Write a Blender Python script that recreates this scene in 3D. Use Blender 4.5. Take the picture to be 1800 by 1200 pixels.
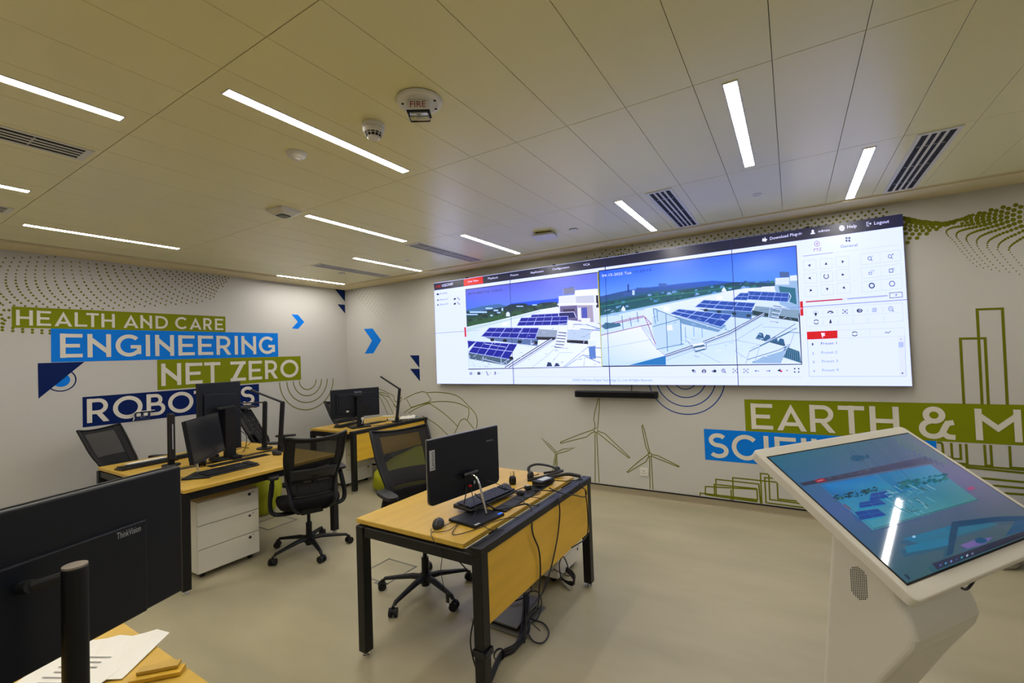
import bpy, bmesh, math, random
from mathutils import Vector, Matrix
random.seed(7)
C = bpy.context.scene.collection
for o in list(bpy.data.objects): bpy.data.objects.remove(o)
PI = math.pi
# ------------------------------------------------------------------ camera, world, exposure
F_, YAW, PITCH, ROLL = 796.447, 0.552968, 0.0275669, -0.0358288
CAM = Vector((6.3798, -5.03267, 1.630835))
fw = Vector((-math.sin(YAW)*math.cos(PITCH), math.cos(YAW)*math.cos(PITCH), math.sin(PITCH)))
r0 = Vector((math.cos(YAW), math.sin(YAW), 0)); u0 = r0.cross(fw)
rt = math.cos(ROLL)*r0 + math.sin(ROLL)*u0
up = -math.sin(ROLL)*r0 + math.cos(ROLL)*u0
cd = bpy.data.cameras.new('camera'); cam = bpy.data.objects.new('camera', cd); C.objects.link(cam)
M4 = Matrix((rt, up, -fw)).transposed().to_4x4(); M4.translation = CAM
cam.matrix_world = M4
cd.sensor_width = 36; cd.lens = F_/1800*36; cd.clip_start = .02
bpy.context.scene.camera = cam
vs = bpy.context.scene.view_settings
vs.view_transform = 'Standard'; vs.look = 'None'; vs.gamma = 1; vs.use_curve_mapping = False
vs.exposure = 0.0
w = bpy.data.worlds.new('world'); bpy.context.scene.world = w; w.use_nodes = True
w.node_tree.nodes['Background'].inputs[0].default_value = (.5, .55, .6, 1)
w.node_tree.nodes['Background'].inputs[1].default_value = .2
LAMP = 62.0; SCREEN = 1.6
H = 2.818

def ray(px, py): return rt*(px-900) - up*(py-600) + fw*F_
def on(px, py, ax, v):
    d = ray(px, py); return CAM + d*((v-CAM[ax])/d[ax])
def WL(px, py): p = on(px, py, 0, 0); return (p.y, p.z)       # left wall (y,z)
def WR(px, py): p = on(px, py, 1, 0); return (p.x, p.z)       # back wall (x,z)

# ------------------------------------------------------------------ materials
def lin(c):
    return tuple(((v/255)/12.92 if v <= 10 else (((v/255)+.055)/1.055)**2.4) for v in c)
MATS = {}
def mat(name, rgb, rough=.5, metal=0, spec=.5, bump=None, noise=None, trans=0, emit=None, coat=0):
    if name in MATS: return MATS[name]
    m = bpy.data.materials.new(name); m.use_nodes = True; nt = m.node_tree
    b = nt.nodes['Principled BSDF']
    b.inputs['Base Color'].default_value = (*rgb, 1); b.inputs['Roughness'].default_value = rough
    b.inputs['Metallic'].default_value = metal; b.inputs['Specular IOR Level'].default_value = spec
    b.inputs['Coat Weight'].default_value = coat
    if trans: b.inputs['Transmission Weight'].default_value = trans; b.inputs['IOR'].default_value = 1.45
    if emit:
        b.inputs['Emission Color'].default_value = (*emit[0], 1); b.inputs['Emission Strength'].default_value = emit[1]
    tc = nt.nodes.new('ShaderNodeTexCoord')
    if noise:   # (scale vec, amount, detail)
        mp = nt.nodes.new('ShaderNodeMapping'); mp.inputs['Scale'].default_value = noise[0]
        n = nt.nodes.new('ShaderNodeTexNoise'); n.inputs['Scale'].default_value = 1; n.inputs['Detail'].default_value = noise[2]
        nt.links.new(tc.outputs['Object'], mp.inputs[0]); nt.links.new(mp.outputs[0], n.inputs['Vector'])
        r = nt.nodes.new('ShaderNodeMapRange'); r.inputs[1].default_value = .3; r.inputs[2].default_value = .7
        r.inputs[3].default_value = 1-noise[1]; r.inputs[4].default_value = 1+noise[1]
        nt.links.new(n.outputs[0], r.inputs[0])
        mx = nt.nodes.new('ShaderNodeVectorMath'); mx.operation = 'SCALE'; mx.inputs[0].default_value = rgb
        nt.links.new(r.outputs[0], mx.inputs['Scale']); nt.links.new(mx.outputs[0], b.inputs['Base Color'])
    if bump:    # (scale, strength)
        n = nt.nodes.new('ShaderNodeTexNoise'); n.inputs['Scale'].default_value = bump[0]; n.inputs['Detail'].default_value = 3
        nt.links.new(tc.outputs['Object'], n.inputs['Vector'])
        bp = nt.nodes.new('ShaderNodeBump'); bp.inputs['Strength'].default_value = bump[1]; bp.inputs['Distance'].default_value = .002
        nt.links.new(n.outputs[0], bp.inputs['Height']); nt.links.new(bp.outputs[0], b.inputs['Normal'])
    MATS[name] = m; return m
def emis(name, rgb, s):
    m = bpy.data.materials.new(name); m.use_nodes = True; nt = m.node_tree; nt.nodes.clear()
    e = nt.nodes.new('ShaderNodeEmission'); e.inputs[0].default_value = (*rgb, 1); e.inputs[1].default_value = s
    o = nt.nodes.new('ShaderNodeOutputMaterial'); nt.links.new(e.outputs[0], o.inputs[0]); return m
def display_mat(name, s, gloss):
    m = bpy.data.materials.new(name); m.use_nodes = True; nt = m.node_tree; b = nt.nodes['Principled BSDF']
    a = nt.nodes.new('ShaderNodeAttribute'); a.attribute_name = 'Col'
    b.inputs['Base Color'].default_value = (.01, .01, .012, 1); b.inputs['Roughness'].default_value = gloss
    b.inputs['Specular IOR Level'].default_value = .5
    nt.links.new(a.outputs[0], b.inputs['Emission Color']); b.inputs['Emission Strength'].default_value = s
    return m
def mesh_fabric(name, op):
    m = bpy.data.materials.new(name); m.use_nodes = True; nt = m.node_tree; b = nt.nodes['Principled BSDF']
    b.inputs['Base Color'].default_value = (.006, .006, .007, 1); b.inputs['Roughness'].default_value = .8
    t = nt.nodes.new('ShaderNodeBsdfTransparent'); mx = nt.nodes.new('ShaderNodeMixShader'); mx.inputs[0].default_value = op
    nt.links.new(t.outputs[0], mx.inputs[1]); nt.links.new(b.outputs[0], mx.inputs[2])
    nt.links.new(mx.outputs[0], nt.nodes['Material Output'].inputs[0]); return m
M = dict(
 wall=mat('wall_paint', (.56, .55, .525), .6, bump=(60, .08)),
 ceil=mat('ceiling_metal', (.84, .78, .43), .30, spec=.75),
 soffit=mat('soffit_paint', (.74, .64, .38), .6),
 floor=mat('vinyl_floor', (.385, .345, .225), .38, noise=((.9, 2.6, 1), .13, 6), spec=.4),
 cove=mat('vinyl_skirting', (.33, .28, .19), .5),
 wood=mat('beech_laminate', (.58, .365, .05), .38, noise=((14, 1.2, 14), .10, 5)),
 woodp=mat('beech_panel', (.70, .42, .032), .42, noise=((14, 1.2, 14), .10, 5)),
 black=mat('black_powder_coat', (.006, .006, .007), .42, spec=.35),
 plas=mat('black_plastic', (.0035, .004, .005), .48, spec=.35),
 plas2=mat('dark_grey_plastic', (.013, .014, .016), .45, spec=.4),
 bezel=mat('monitor_back', (.004, .006, .012), .4, spec=.4),
 fabric=mat('black_fabric', (.005, .005, .006), .95, spec=.2, bump=(400, .4)),
 cable=mat('cable_rubber', (.008, .008, .009), .5),
 white=mat('white_laminate', (.72, .69, .60), .4),
 whitep=mat('white_plastic', (.72, .70, .64), .35),
 chrome=mat('chrome', (.75, .75, .76), .12, 1),
 steel=mat('brushed_steel', (.5, .5, .52), .35, 1),
 green=mat('green_vinyl', (.20, .235, .0), .6, spec=.15),
 blue=mat('blue_vinyl', (.0, .20, .80), .6, spec=.15),
 navy=mat('navy_vinyl', (.0, .012, .10), .6, spec=.15),
 line=mat('olive_line_vinyl', (.15, .165, .003), .6, spec=.15),
 bline=mat('blue_line_vinyl', (.0, .05, .30), .6),
 letter=mat('pale_lettering_vinyl', (.72, .68, .60), .55),
 bean=mat('lime_fabric', (.34, .36, .004), .75, bump=(9, .5)),
 bluebag=mat('blue_fabric', (.004, .07, .28), .6, bump=(9, .5)),
 greybag=mat('grey_fabric', (.35, .33, .27), .7),
 dark=mat('void_black', (.004, .004, .004), .8),
 paper=mat('paper', (.80, .78, .72), .8),
 print=mat('grey_print', (.35, .34, .32), .8),
 red=mat('red_print', (.45, .01, .01), .5),
 logo=mat('silver_print', (.45, .47, .5), .4),
 kwhite=mat('kiosk_white_paint', (.70, .67, .60), .33),
 fbox=mat('floor_box_steel', (.22, .22, .20), .4, .6),
 glass=mat('clear_glass', (1, 1, 1), .02, trans=1),
 clay=mat('terracotta', (.5, .15, .03), .7),
 teal=mat('teal_cover', (.03, .16, .2), .5),
 ledb=emis('blue_led', (.02, .1, 1), 3),
)
M['scr'] = display_mat('video_wall_picture', SCREEN, .35)
M['kscr'] = display_mat('kiosk_picture', 1.35, .04)
M['lamp'] = emis('lamp_diffuser', (1, .95, .87), LAMP)
M['mesh'] = mesh_fabric('chair_mesh', .85)
M['meshd'] = mesh_fabric('chair_mesh_dense', .965)
# perforated relief on ceiling panels
nt = M['ceil'].node_tree; b = nt.nodes['Principled BSDF']
tc = nt.nodes.new('ShaderNodeTexCoord'); mp = nt.nodes.new('ShaderNodeMapping'); mp.inputs['Scale'].default_value = (1, 1, 0)
v = nt.nodes.new('ShaderNodeTexVoronoi'); v.inputs['Scale'].default_value = 160; v.inputs['Randomness'].default_value = 0
bp = nt.nodes.new('ShaderNodeBump'); bp.inputs['Strength'].default_value = .12; bp.inputs['Distance'].default_value = .001
nt.links.new(tc.outputs['Object'], mp.inputs[0]); nt.links.new(mp.outputs[0], v.inputs['Vector'])
nt.links.new(v.outputs['Distance'], bp.inputs['Height']); nt.links.new(bp.outputs[0], b.inputs['Normal'])
# jacket with small pale dots
mj = mat('dotted_cloth', (.01, .01, .012), .9); nt = mj.node_tree; b = nt.nodes['Principled BSDF']
tc = nt.nodes.new('ShaderNodeTexCoord'); v = nt.nodes.new('ShaderNodeTexVoronoi'); v.inputs['Scale'].default_value = 38
rr = nt.nodes.new('ShaderNodeMath'); rr.operation = 'LESS_THAN'; rr.inputs[1].default_value = .13
mx = nt.nodes.new('ShaderNodeMix'); mx.data_type = 'RGBA'; mx.inputs['A'].default_value = (.01, .01, .012, 1); mx.inputs['B'].default_value = (.4, .4, .4, 1)
nt.links.new(tc.outputs['Object'], v.inputs['Vector']); nt.links.new(v.outputs['Distance'], rr.inputs[0])
nt.links.new(rr.outputs[0], mx.inputs['Factor']); nt.links.new(mx.outputs['Result'], b.inputs['Base Color'])

# ------------------------------------------------------------------ mesh helpers
class MB:
    def __init__(s): s.v = []; s.f = []; s.c = None
    def add(s, vs_, fs):
        n = len(s.v); s.v += [tuple(p) for p in vs_]; s.f += [tuple(i+n for i in f) for f in fs]; return s
    def box(s, c, d, R=None):
        c = Vector(c); hx, hy, hz = d[0]/2, d[1]/2, d[2]/2
        P = [Vector((x, y, z)) for x in (-hx, hx) for y in (-hy, hy) for z in (-hz, hz)]
        if R is not None: P = [R @ p for p in P]
        return s.add([c+p for p in P], [(0, 1, 3, 2), (4, 6, 7, 5), (0, 4, 5, 1), (2, 3, 7, 6), (0, 2, 6, 4), (1, 5, 7, 3)])
    def bb(s, x0, x1, y0, y1, z0, z1):
        return s.box(((x0+x1)/2, (y0+y1)/2, (z0+z1)/2), (abs(x1-x0), abs(y1-y0), abs(z1-z0)))
    def cyl(s, a, b, r, r2=None, n=16, cap=True):
        a = Vector(a); b = Vector(b); r2 = r if r2 is None else r2
        t = (b-a).normalized(); x = t.orthogonal().normalized(); y = t.cross(x)
        P = []
        for c_, q in ((a, r), (b, r2)):
            P += [c_ + q*(math.cos(2*PI*i/n)*x + math.sin(2*PI*i/n)*y) for i in range(n)]
        Fs = [(i, (i+1) % n, n+(i+1) % n, n+i) for i in range(n)]
        if cap: Fs += [tuple(range(n-1, -1, -1)), tuple(range(n, 2*n))]
        return s.add(P, Fs)
    def tube(s, pts, r, n=8, flat=None):
        pts = [Vector(p) for p in pts]; rings = []; x = None
        for i, p in enumerate(pts):
            t = (pts[min(i+1, len(pts)-1)] - pts[max(i-1, 0)]).normalized()
            if x is None: x = t.orthogonal().normalized() if flat is None else (Vector(flat)-Vector(flat).dot(t)*t).normalized()
            else:
                x = x - x.dot(t)*t
                x = x.normalized() if x.length > 1e-6 else t.orthogonal().normalized()
            y = t.cross(x); ra = r[i] if isinstance(r, list) else r
            rx, ry = (ra if isinstance(ra, tuple) else (ra, ra))
            rings.append([p + rx*math.cos(2*PI*k/n)*x + ry*math.sin(2*PI*k/n)*y for k in range(n)])
        P = [q for R_ in rings for q in R_]; Fs = []
        for i in range(len(pts)-1):
            for k in range(n): Fs.append((i*n+k, i*n+(k+1) % n, (i+1)*n+(k+1) % n, (i+1)*n+k))
        Fs += [tuple(range(n-1, -1, -1)), tuple(range((len(pts)-1)*n, len(pts)*n))]
        return s.add(P, Fs)
    def prism(s, prof, x0, x1, f):      # prof 2D list, f(x,(a,b)) -> 3D
        n = len(prof); P = [f(x0, p) for p in prof]+[f(x1, p) for p in prof]
        return s.add(P, [tuple(range(n)), tuple(range(2*n-1, n-1, -1))]+[(i, n+i, n+(i+1) % n, (i+1) % n) for i in range(n)])
    def lathe(s, prof, n=24, c=(0, 0, 0)):
        P = []; c = Vector(c)
        for r, z in prof: P += [c+Vector((r*math.cos(2*PI*i/n), r*math.sin(2*PI*i/n), z)) for i in range(n)]
        Fs = [(j*n+i, j*n+(i+1) % n, (j+1)*n+(i+1) % n, (j+1)*n+i) for j in range(len(prof)-1) for i in range(n)]
        Fs += [tuple(range(n-1, -1, -1)), tuple(range((len(prof)-1)*n, len(prof)*n))]
        return s.add(P, Fs)
def obj(name, mb, m, parent=None, bevel=0, smooth=False, loc=None, sub=0, solid=0, seg=2):
    me = bpy.data.meshes.new(name); me.from_pydata(mb.v, [], mb.f); me.update()
    if solid or smooth or bevel:
        bm = bmesh.new(); bm.from_mesh(me); bmesh.ops.recalc_face_normals(bm, faces=bm.faces); bm.to_mesh(me); bm.free()
    o = bpy.data.objects.new(name, me); C.objects.link(o); me.materials.append(m)
    if parent: o.parent = parent
    if loc is not None: o.location = loc
    if smooth:
        for p in me.polygons: p.use_smooth = True
    if solid: q = o.modifiers.new('t', 'SOLIDIFY'); q.thickness = solid; q.offset = 0
    if bevel: q = o.modifiers.new('b', 'BEVEL'); q.width = bevel; q.segments = seg; q.limit_method = 'ANGLE'
    if sub: q = o.modifiers.new('s', 'SUBSURF'); q.levels = sub; q.render_levels = sub
    if smooth and bevel:
        pass
    return o
def tag(o, label, cat, group=None):
    o['label'] = label; o['category'] = cat
    if group: o['group'] = group
    return o
def thing(name, label, cat, loc=(0, 0, 0), rz=0, group=None):
    o = bpy.data.objects.new(name, None); C.objects.link(o); o.location = loc; o.rotation_euler = (0, 0, rz)
    o.empty_display_size = .05
    return tag(o, label, cat, group)
def struct(name, mb, m, bevel=0, parent=None):
    o = obj(name, mb, m, parent, bevel)
    if not parent: o['kind'] = 'structure'
    return o
def copy_tree(o, parent=None):
    c = o.copy(); C.objects.link(c); c.parent = parent
    for ch in list(o.children): copy_tree(ch, c)
    return c
def smoothpath(pts, n=6):
    pts = [Vector(p) for p in pts]; out = []
    for i in range(len(pts)-1):
        p0 = pts[max(i-1, 0)]; p1 = pts[i]; p2 = pts[i+1]; p3 = pts[min(i+2, len(pts)-1)]
        for k in range(n):
            t = k/n; out.append(.5*((2*p1)+(-p0+p2)*t+(2*p0-5*p1+4*p2-p3)*t*t+(-p0+3*p1-3*p2+p3)*t**3))
    out.append(pts[-1]); return out
# 2D ribbons -----------------------------------------------------------------
def ribbon(pts, w_, closed=False):
    pts = [Vector(p[:2]) for p in pts]; pts = [p for i, p in enumerate(pts) if i == 0 or (p-pts[i-1]).length > 1e-5]; n = len(pts); V = []; Fs = []
    for i in range(n):
        a = pts[i-1] if (i > 0 or closed) else None; b_ = pts[(i+1) % n] if (i < n-1 or closed) else None
        d1 = (pts[i]-a).normalized() if a is not None else None; d2 = (b_-pts[i]).normalized() if b_ is not None else None
        if d1 is None: d1 = d2
        if d2 is None: d2 = d1
        n1 = Vector((-d1.y, d1.x)); n2 = Vector((-d2.y, d2.x)); m_ = n1+n2
        if m_.length < 1e-4: m_ = n1
        m_.normalize(); k = min(1/max(m_.dot(n1), .3), 2.6)*w_/2
        V += [pts[i]+m_*k, pts[i]-m_*k]
    for i in range(n if closed else n-1):
        j = (i+1) % n; Fs.append((2*i, 2*j, 2*j+1, 2*i+1))
    return V, Fs
def arc(cx, cy, rx, ry, a0, a1, n=20):
    return [(cx+rx*math.cos(math.radians(a0+(a1-a0)*i/n)), cy+ry*math.sin(math.radians(a0+(a1-a0)*i/n))) for i in range(n+1)]
def glyph(ch, w_, h, t):
    L, R, B, T = t/2, w_-t/2, t/2, h-t/2; m_ = h*.5; S = []
    rb = lambda p, k=1: S.append(ribbon(p, t*k)); 
    def poly(p): S.append(([Vector(q) for q in p], [tuple(range(len(p)))]))
    if ch in 'EFLHKNMRBDPI': rb([(L, 0), (L, h)])
    if ch == 'E': rb([(0, T), (w_, T)], .9); rb([(0, B), (w_, B)], .9); rb([(0, m_), (w_*.88, m_)], .9)
    elif ch == 'L': rb([(0, B), (w_, B)], .9)
    elif ch == 'H': rb([(R, 0), (R, h)]); rb([(0, m_), (w_, m_)], .9)
    elif ch == 'T': rb([(0, T), (w_, T)], .9); rb([(w_/2, 0), (w_/2, h)])
    elif ch == 'A':
        k = t*1.12; poly([(0, 0), (k, 0), (w_/2, h-1.9*t), (w_/2, h)]); poly([(w_/2, h), (w_/2, h-1.9*t), (w_-k, 0), (w_, 0)]); rb([(w_*.2, h*.25), (w_*.8, h*.25)], .85)
    elif ch == 'N': rb([(R, 0), (R, h)]); poly([(0, h), (0, h-1.45*t), (w_, 0), (w_, 1.45*t)])
    elif ch == 'M':
        rb([(R, 0), (R, h)]); c = w_/2; poly([(0, h), (0, h-1.3*t), (c, h*.28), (c, h*.28+1.35*t)]); poly([(w_, h), (c, h*.28+1.35*t), (c, h*.28), (w_, h-1.3*t)])
    elif ch == 'Z': rb([(0, T), (w_, T)], .9); rb([(0, B), (w_, B)], .9); poly([(0, 0), (1.3*t, 0), (w_, h), (w_-1.3*t, h)])
    elif ch == 'O': rb(arc(w_/2, h/2, w_/2-t/2, h/2-t/2, 0, 360, 40)[:-1]+[], 1); S[-1] = ribbon(arc(w_/2, h/2, w_/2-t/2, h/2-t/2, 0, 360, 40)[:-1], t, True)
    elif ch == 'C': rb(arc(w_*.53, h/2, w_*.53-t/2, h/2-t/2, 42, 318, 32))
    elif ch == 'G': rb(arc(w_*.52, h/2, w_*.52-t/2, h/2-t/2, 45, 322, 32)); rb([(R, h*.11), (R, m_+t*.1)]); rb([(w_*.58, m_-t*.35), (w_, m_-t*.35)], .9)
    elif ch == 'D': rb([(0, T), (w_*.42, T)]+arc(w_*.42, h/2, w_*.58-t/2, h/2-t/2, 90, -90, 20)+[(0, B)], .95)
    elif ch == 'R':
        r = (T-h*.42)/2; rb([(0, T), (w_*.95-r-t/2, T)]+arc(w_*.95-r-t/2, T-r, r, r, 90, -90, 14)+[(0, T-2*r)], .92); poly([(w_*.35, T-2*r), (w_*.35+1.2*t, T-2*r), (w_, 0), (w_-1.2*t, 0)])
    elif ch == 'B':
        r = (T-h*.53)/2; rb([(0, T), (w_*.85-r-t/2, T)]+arc(w_*.85-r-t/2, T-r, r, r, 90, -90, 14)+[(0, T-2*r)], .9)
        q = (T-2*r-B)/2; rb([(0, T-2*r), (w_-q-t/2, T-2*r)]+arc(w_-q-t/2, B+q, q, q, 90, -90, 14)+[(0, B)], .9)
    elif ch == 'S':
        r1 = (T-h*.52)/2; r2 = (h*.52-B)/2; a_ = w_/2-t/2
        rb(arc(w_/2, T-r1, a_*.9, r1, 35, 270, 22)[:-1]+arc(w_/2, B+r2, a_, r2, 90, -145, 24))
    elif ch == '&':
        S.append(ribbon(arc(w_*.42, h*.755, w_*.235, h*.2, 0, 360, 30)[:-1], t, True))
        rb(arc(w_*.36, h*.30, w_*.31, h*.25, 100, 330, 26)+[(w_*.73, h*.38), (w_*.80, h*.50), (w_*.98, h*.53)])
        rb([(w_*.64, h*.17), (w_*.80, h*.06), (w_*1.0, h*.05)])
    return S
def text2d(s, size=1.0):
    cu = bpy.data.curves.new('t', 'FONT'); cu.body = s; cu.size = size; cu.resolution_u = 2
    o = bpy.data.objects.new('t', cu); C.objects.link(o)
    me = o.to_mesh(); V = [(p.co.x, p.co.y) for p in me.vertices]; Fs = [tuple(p.vertices) for p in me.polygons]
    o.to_mesh_clear(); bpy.data.objects.remove(o); bpy.data.curves.remove(cu)
    if not V: return [], [], 1, 1
    x0 = min(p[0] for p in V); x1 = max(p[0] for p in V)
    return [(p[0]-x0, p[1]) for p in V], Fs, x1-x0, size*.73
# ------------------------------------------------------------------ room shell
XR, YF = 9.6, -8.2
floor = struct('floor', MB().bb(-.05, XR, YF, .05, -.1, 0), M['floor'])
wall_left = struct('wall_left', MB().bb(-.12, 0, YF, .12, 0, 2.95), M['wall'])
wall_back = struct('wall_back', MB().bb(0, XR, 0, .12, 0, 2.95), M['wall'])
struct('wall_right', MB().bb(XR, XR+.12, YF, .12, 0, 2.95), M['wall'])
struct('wall_front', MB().bb(-.12, XR+.12, YF-.12, YF, 0, 2.95), M['wall'])
ceiling = struct('ceiling', MB().bb(-.12, XR+.12, YF-.12, .12, 2.86, 2.95), mat('ceiling_void', (.10, .085, .05), .8))
soff = MB(); IY, IX = -.33, .36
soff.bb(0, XR, IY, 0, H-.012, 2.86); soff.bb(0, IX, YF, IY, H-.012, 2.86)
obj('soffit', soff, M['soffit'], ceiling, .004)
lip = MB(); lip.bb(IX, XR, IY-.02, IY, H-.002, H+.03); lip.bb(IX, IX+.02, YF, IY-.02, H-.002, H+.03)
obj('soffit_lip', lip, M['soffit'], ceiling)
# ceiling panels
PW = .3125; rows = [-.35, -1.59, -2.855, -4.102, -5.35, -6.6, -8.15]
xs = [6.362+PW*k for k in range(-19, 11)]
pm = {}
for j in range(len(rows)-1):
    y1, y0 = rows[j], rows[j+1]
    for i in range(len(xs)-1):
        x0, x1 = max(xs[i], IX+.02), xs[i+1]
        if x1 > XR: continue
        k = (j, round(x1-x0, 3))
        if k not in pm:
            mb = MB().bb(-(x1-x0)/2+.0012, (x1-x0)/2-.0012, -(y1-y0)/2+.0016, (y1-y0)/2-.0016, 0, .02)
            o = obj('ceiling_panel', mb, M['ceil'], ceiling, .0008, loc=((x0+x1)/2, (y0+y1)/2, H), seg=1); pm[k] = o
        else:
            o = pm[k].copy(); C.objects.link(o); o.location = ((x0+x1)/2, (y0+y1)/2, H)
# skirting: vinyl cove and dark strip painted in for the shadow gap above it
bb = MB(); bb.prism([(0, 0), (-.012, .0), (-.006, .006), (-.003, .02), (-.003, .075), (0, .075)], 0, XR, lambda x, p: (x, p[0], p[1]))
o = struct('baseboard_back', bb, M['cove'])
obj('shadow_gap_strip', MB().bb(0, XR, -.006, 0, .075, .088), M['dark'], o)
bb = MB(); bb.prism([(0, 0), (.012, .0), (.006, .006), (.003, .02), (.003, .075), (0, .075)], YF, 0, lambda x, p: (p[0], x, p[1]))
o = struct('baseboard_left', bb, M['cove'])
obj('shadow_gap_strip', MB().bb(0, .006, YF, 0, .075, .088), M['dark'], o)
# ------------------------------------------------------------------ wall graphics (flat vinyl print)
def decal(name, wall, parts, m, layer=1):
    mb = MB(); e = .0012*layer
    for q_, (V, Fs) in enumerate(parts):
        e = .0012*layer + (3e-5*(q_ % 12) if layer == 3 or 'outline' in name or 'dot' in name else 0)
        mb.add([((e, p[0], p[1]) if wall == 'L' else (p[0], -e, p[1])) for p in V], Fs)
    return obj(name, mb, m, wall_left if wall == 'L' else wall_back)
def pxpoly(wall, pts): W_ = WL if wall == 'L' else WR; P = [W_(*p) for p in pts]; return (P, [tuple(range(len(P)))])
def pxline(wall, pts, w_, closed=False, sm=0):
    W_ = WL if wall == 'L' else WR; P = [W_(*p) for p in pts]
    if sm: P = [tuple(q)[:2] for q in smoothpath([Vector((a, b, 0)) for a, b in P], sm)]
    return ribbon(P, w_, closed)
def rect2(x0, x1, z0, z1): return ([(x0, z0), (x1, z0), (x1, z1), (x0, z1)], [(0, 1, 2, 3)])
def word(wall, letters, ytop, ybot, pxx, th, name='lettering'):
    # letters: list of (char, px_left, px_right); ytop/ybot: px y at column pxx
    W_ = WL if wall == 'L' else WR
    z1 = W_(pxx, ytop)[1]; z0 = W_(pxx, ybot)[1]; h = z1-z0; S = []
    for ch, a, b_ in letters:
        ym = (ytop+ybot)/2; u0_, u1_ = W_(a, ym)[0], W_(b_, ym)[0]
        for V, Fs in glyph(ch, u1_-u0_, h, h*th): S.append(([(p[0]+u0_, p[1]+z0) for p in V], Fs))
    o = decal(name, wall, S, M['letter'], 3); return o
z = lambda wall, x, y: (WL if wall == 'L' else WR)(x, y)[1]
uL = lambda x, y: WL(x, y)[0]
decal('green_banner', 'L', [rect2(uL(20.3, 556), uL(396.3, 570), z('L', 90, 577.2), z('L', 396, 556.3))], M['green'], 1)
zb = z('L', 90, 636.6)
decal('blue_banner', 'L', [rect2(uL(89.5, 600), uL(488.6, 600), zb, z('L', 90, 577.2))], M['blue'], 1.3)
decal('green_banner', 'L', [rect2(uL(276.3, 650), uL(528.8, 650), z('L', 333, 681.5), zb)], M['green'], 1)
decal('navy_banner', 'L', [rect2(uL(145, 720), uL(455.5, 700), z('L', 146, 751), z('L', 333, 683.7))], M['navy'], 1.3)
word('L', [('H', 28, 57.6), ('E', 64.4, 89.6), ('A', 95.6, 126.6), ('L', 131, 153), ('T', 151.5, 173.6), ('H', 178, 201.6), ('A', 216.6, 243), ('N', 246.5, 267), ('D', 273, 295), ('C', 307.5, 329.5), ('A', 332.8, 353.8), ('R', 357, 372.5), ('E', 377.5, 392)], 544.2, 571.4, 28, .165)
word('L', [('E', 105.4, 145), ('N', 153.6, 195), ('G', 203, 248), ('I', 256, 264), ('N', 272.5, 305.8), ('E', 313.3, 342), ('E', 347.8, 374.5), ('R', 380.3, 406.2), ('I', 412.3, 418.5), ('N', 424.2, 450), ('G', 454.7, 483)], 586, 628.8, 105.4, .165)
word('L', [('N', 283.3, 318.3), ('E', 326, 355.8), ('T', 359, 387.5), ('Z', 405, 432), ('E', 437, 460.5), ('R', 465.8, 488.3), ('O', 492.8, 524.7)], 639, 678.4, 283.5, .165)
word('L', [('R', 152.6, 192), ('O', 198.4, 250.4), ('B', 257.6, 290.8), ('O', 295.5, 340), ('T', 341, 371), ('I', 375, 381), ('C', 385, 419), ('S', 423, 447.5)], 701.2, 743.6, 153, .165)
# triangle with half disc on the left wall
decal('navy_triangle', 'L', [pxpoly('L', [(66.2, 638.2), (148.5, 635.6), (67.5, 700.5)])], M['navy'], 2)
cu_, cz_ = WL(107.5, 668); 
def halfring(r0_, r1_, a0, a1, n=24):
    V = []; Fs = []
    for i in range(n+1):
        a = math.radians(a0+(a1-a0)*i/n); V += [(cu_+r0_*math.cos(a), cz_+r0_*math.sin(a)), (cu_+r1_*math.cos(a), cz_+r1_*math.sin(a))]
        if i: Fs.append((2*i-2, 2*i-1, 2*i+1, 2*i))
    return V, Fs
du = WL(134.6, 668)[0]-cu_
decal('navy_ring', 'L', [halfring(du*.90, du, -140, 48)], M['navy'], 1)
decal('blue_disc', 'L', [halfring(0, du*.58, -140, 48)], M['blue'], 1)
# chevrons
decal('blue_chevron', 'L', [pxpoly('L', [(512.2, 552), (524, 553), (534.8, 566), (523.8, 578.1), (512.7, 577), (524, 565.3)][:0] or [(512.2, 552), (523.7, 553), (534.8, 565.8), (524, 578), (512.7, 577.3), (523.3, 565.5)])], M['blue'])
decal('blue_chevron', 'B', [pxpoly('B', [(639.8, 578), (655, 577), (670.2, 597.8), (656.3, 620.8), (641.2, 621.5), (654, 598.5)])], M['blue'])
decal('navy_triangle', 'L', [pxpoly('L', [(588.5, 508), (606.3, 509.8), (606.3, 530)])], M['navy'])
decal('navy_triangle', 'L', [pxpoly('L', [(593, 534.5), (606.3, 535.5), (606.6, 551)])], M['navy'])
decal('navy_triangle', 'B', [pxpoly('B', [(720.5, 624.3), (737, 624.3), (737.4, 646.4)])], M['navy'])
decal('navy_triangle', 'B', [pxpoly('B', [(720.8, 648), (737.6, 648), (738.4, 670.2)])], M['navy'])
# right hand banners
zE = z('B', 1309, 757.2)
decal('green_banner', 'B', [rect2(WR(1309.5, 730)[0], 9.3, zE, z('B', 1309, 701.6))], M['green'], 1)
decal('blue_banner', 'B', [rect2(WR(1238.5, 780)[0], WR(1645.8, 780)[0], z('B', 1239.6, 807.5), zE)], M['blue'], 1.3)
word('B', [('E', 1320.2, 1358.2), ('A', 1365, 1417), ('R', 1423.2, 1467.6), ('T', 1473.4, 1519.6), ('H', 1528.5, 1580), ('&', 1616.5, 1677), ('M', 1713, 1794.6)], 708.6, 753.4, 1321, .165)
word('B', [('S', 1245, 1280.5), ('C', 1286.3, 1333), ('I', 1342.7, 1351), ('E', 1361.8, 1399.5), ('N', 1408.5, 1436), ('C', 1442, 1484), ('E', 1491, 1522)], 761.3, 804.6, 1262, .165)
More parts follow.
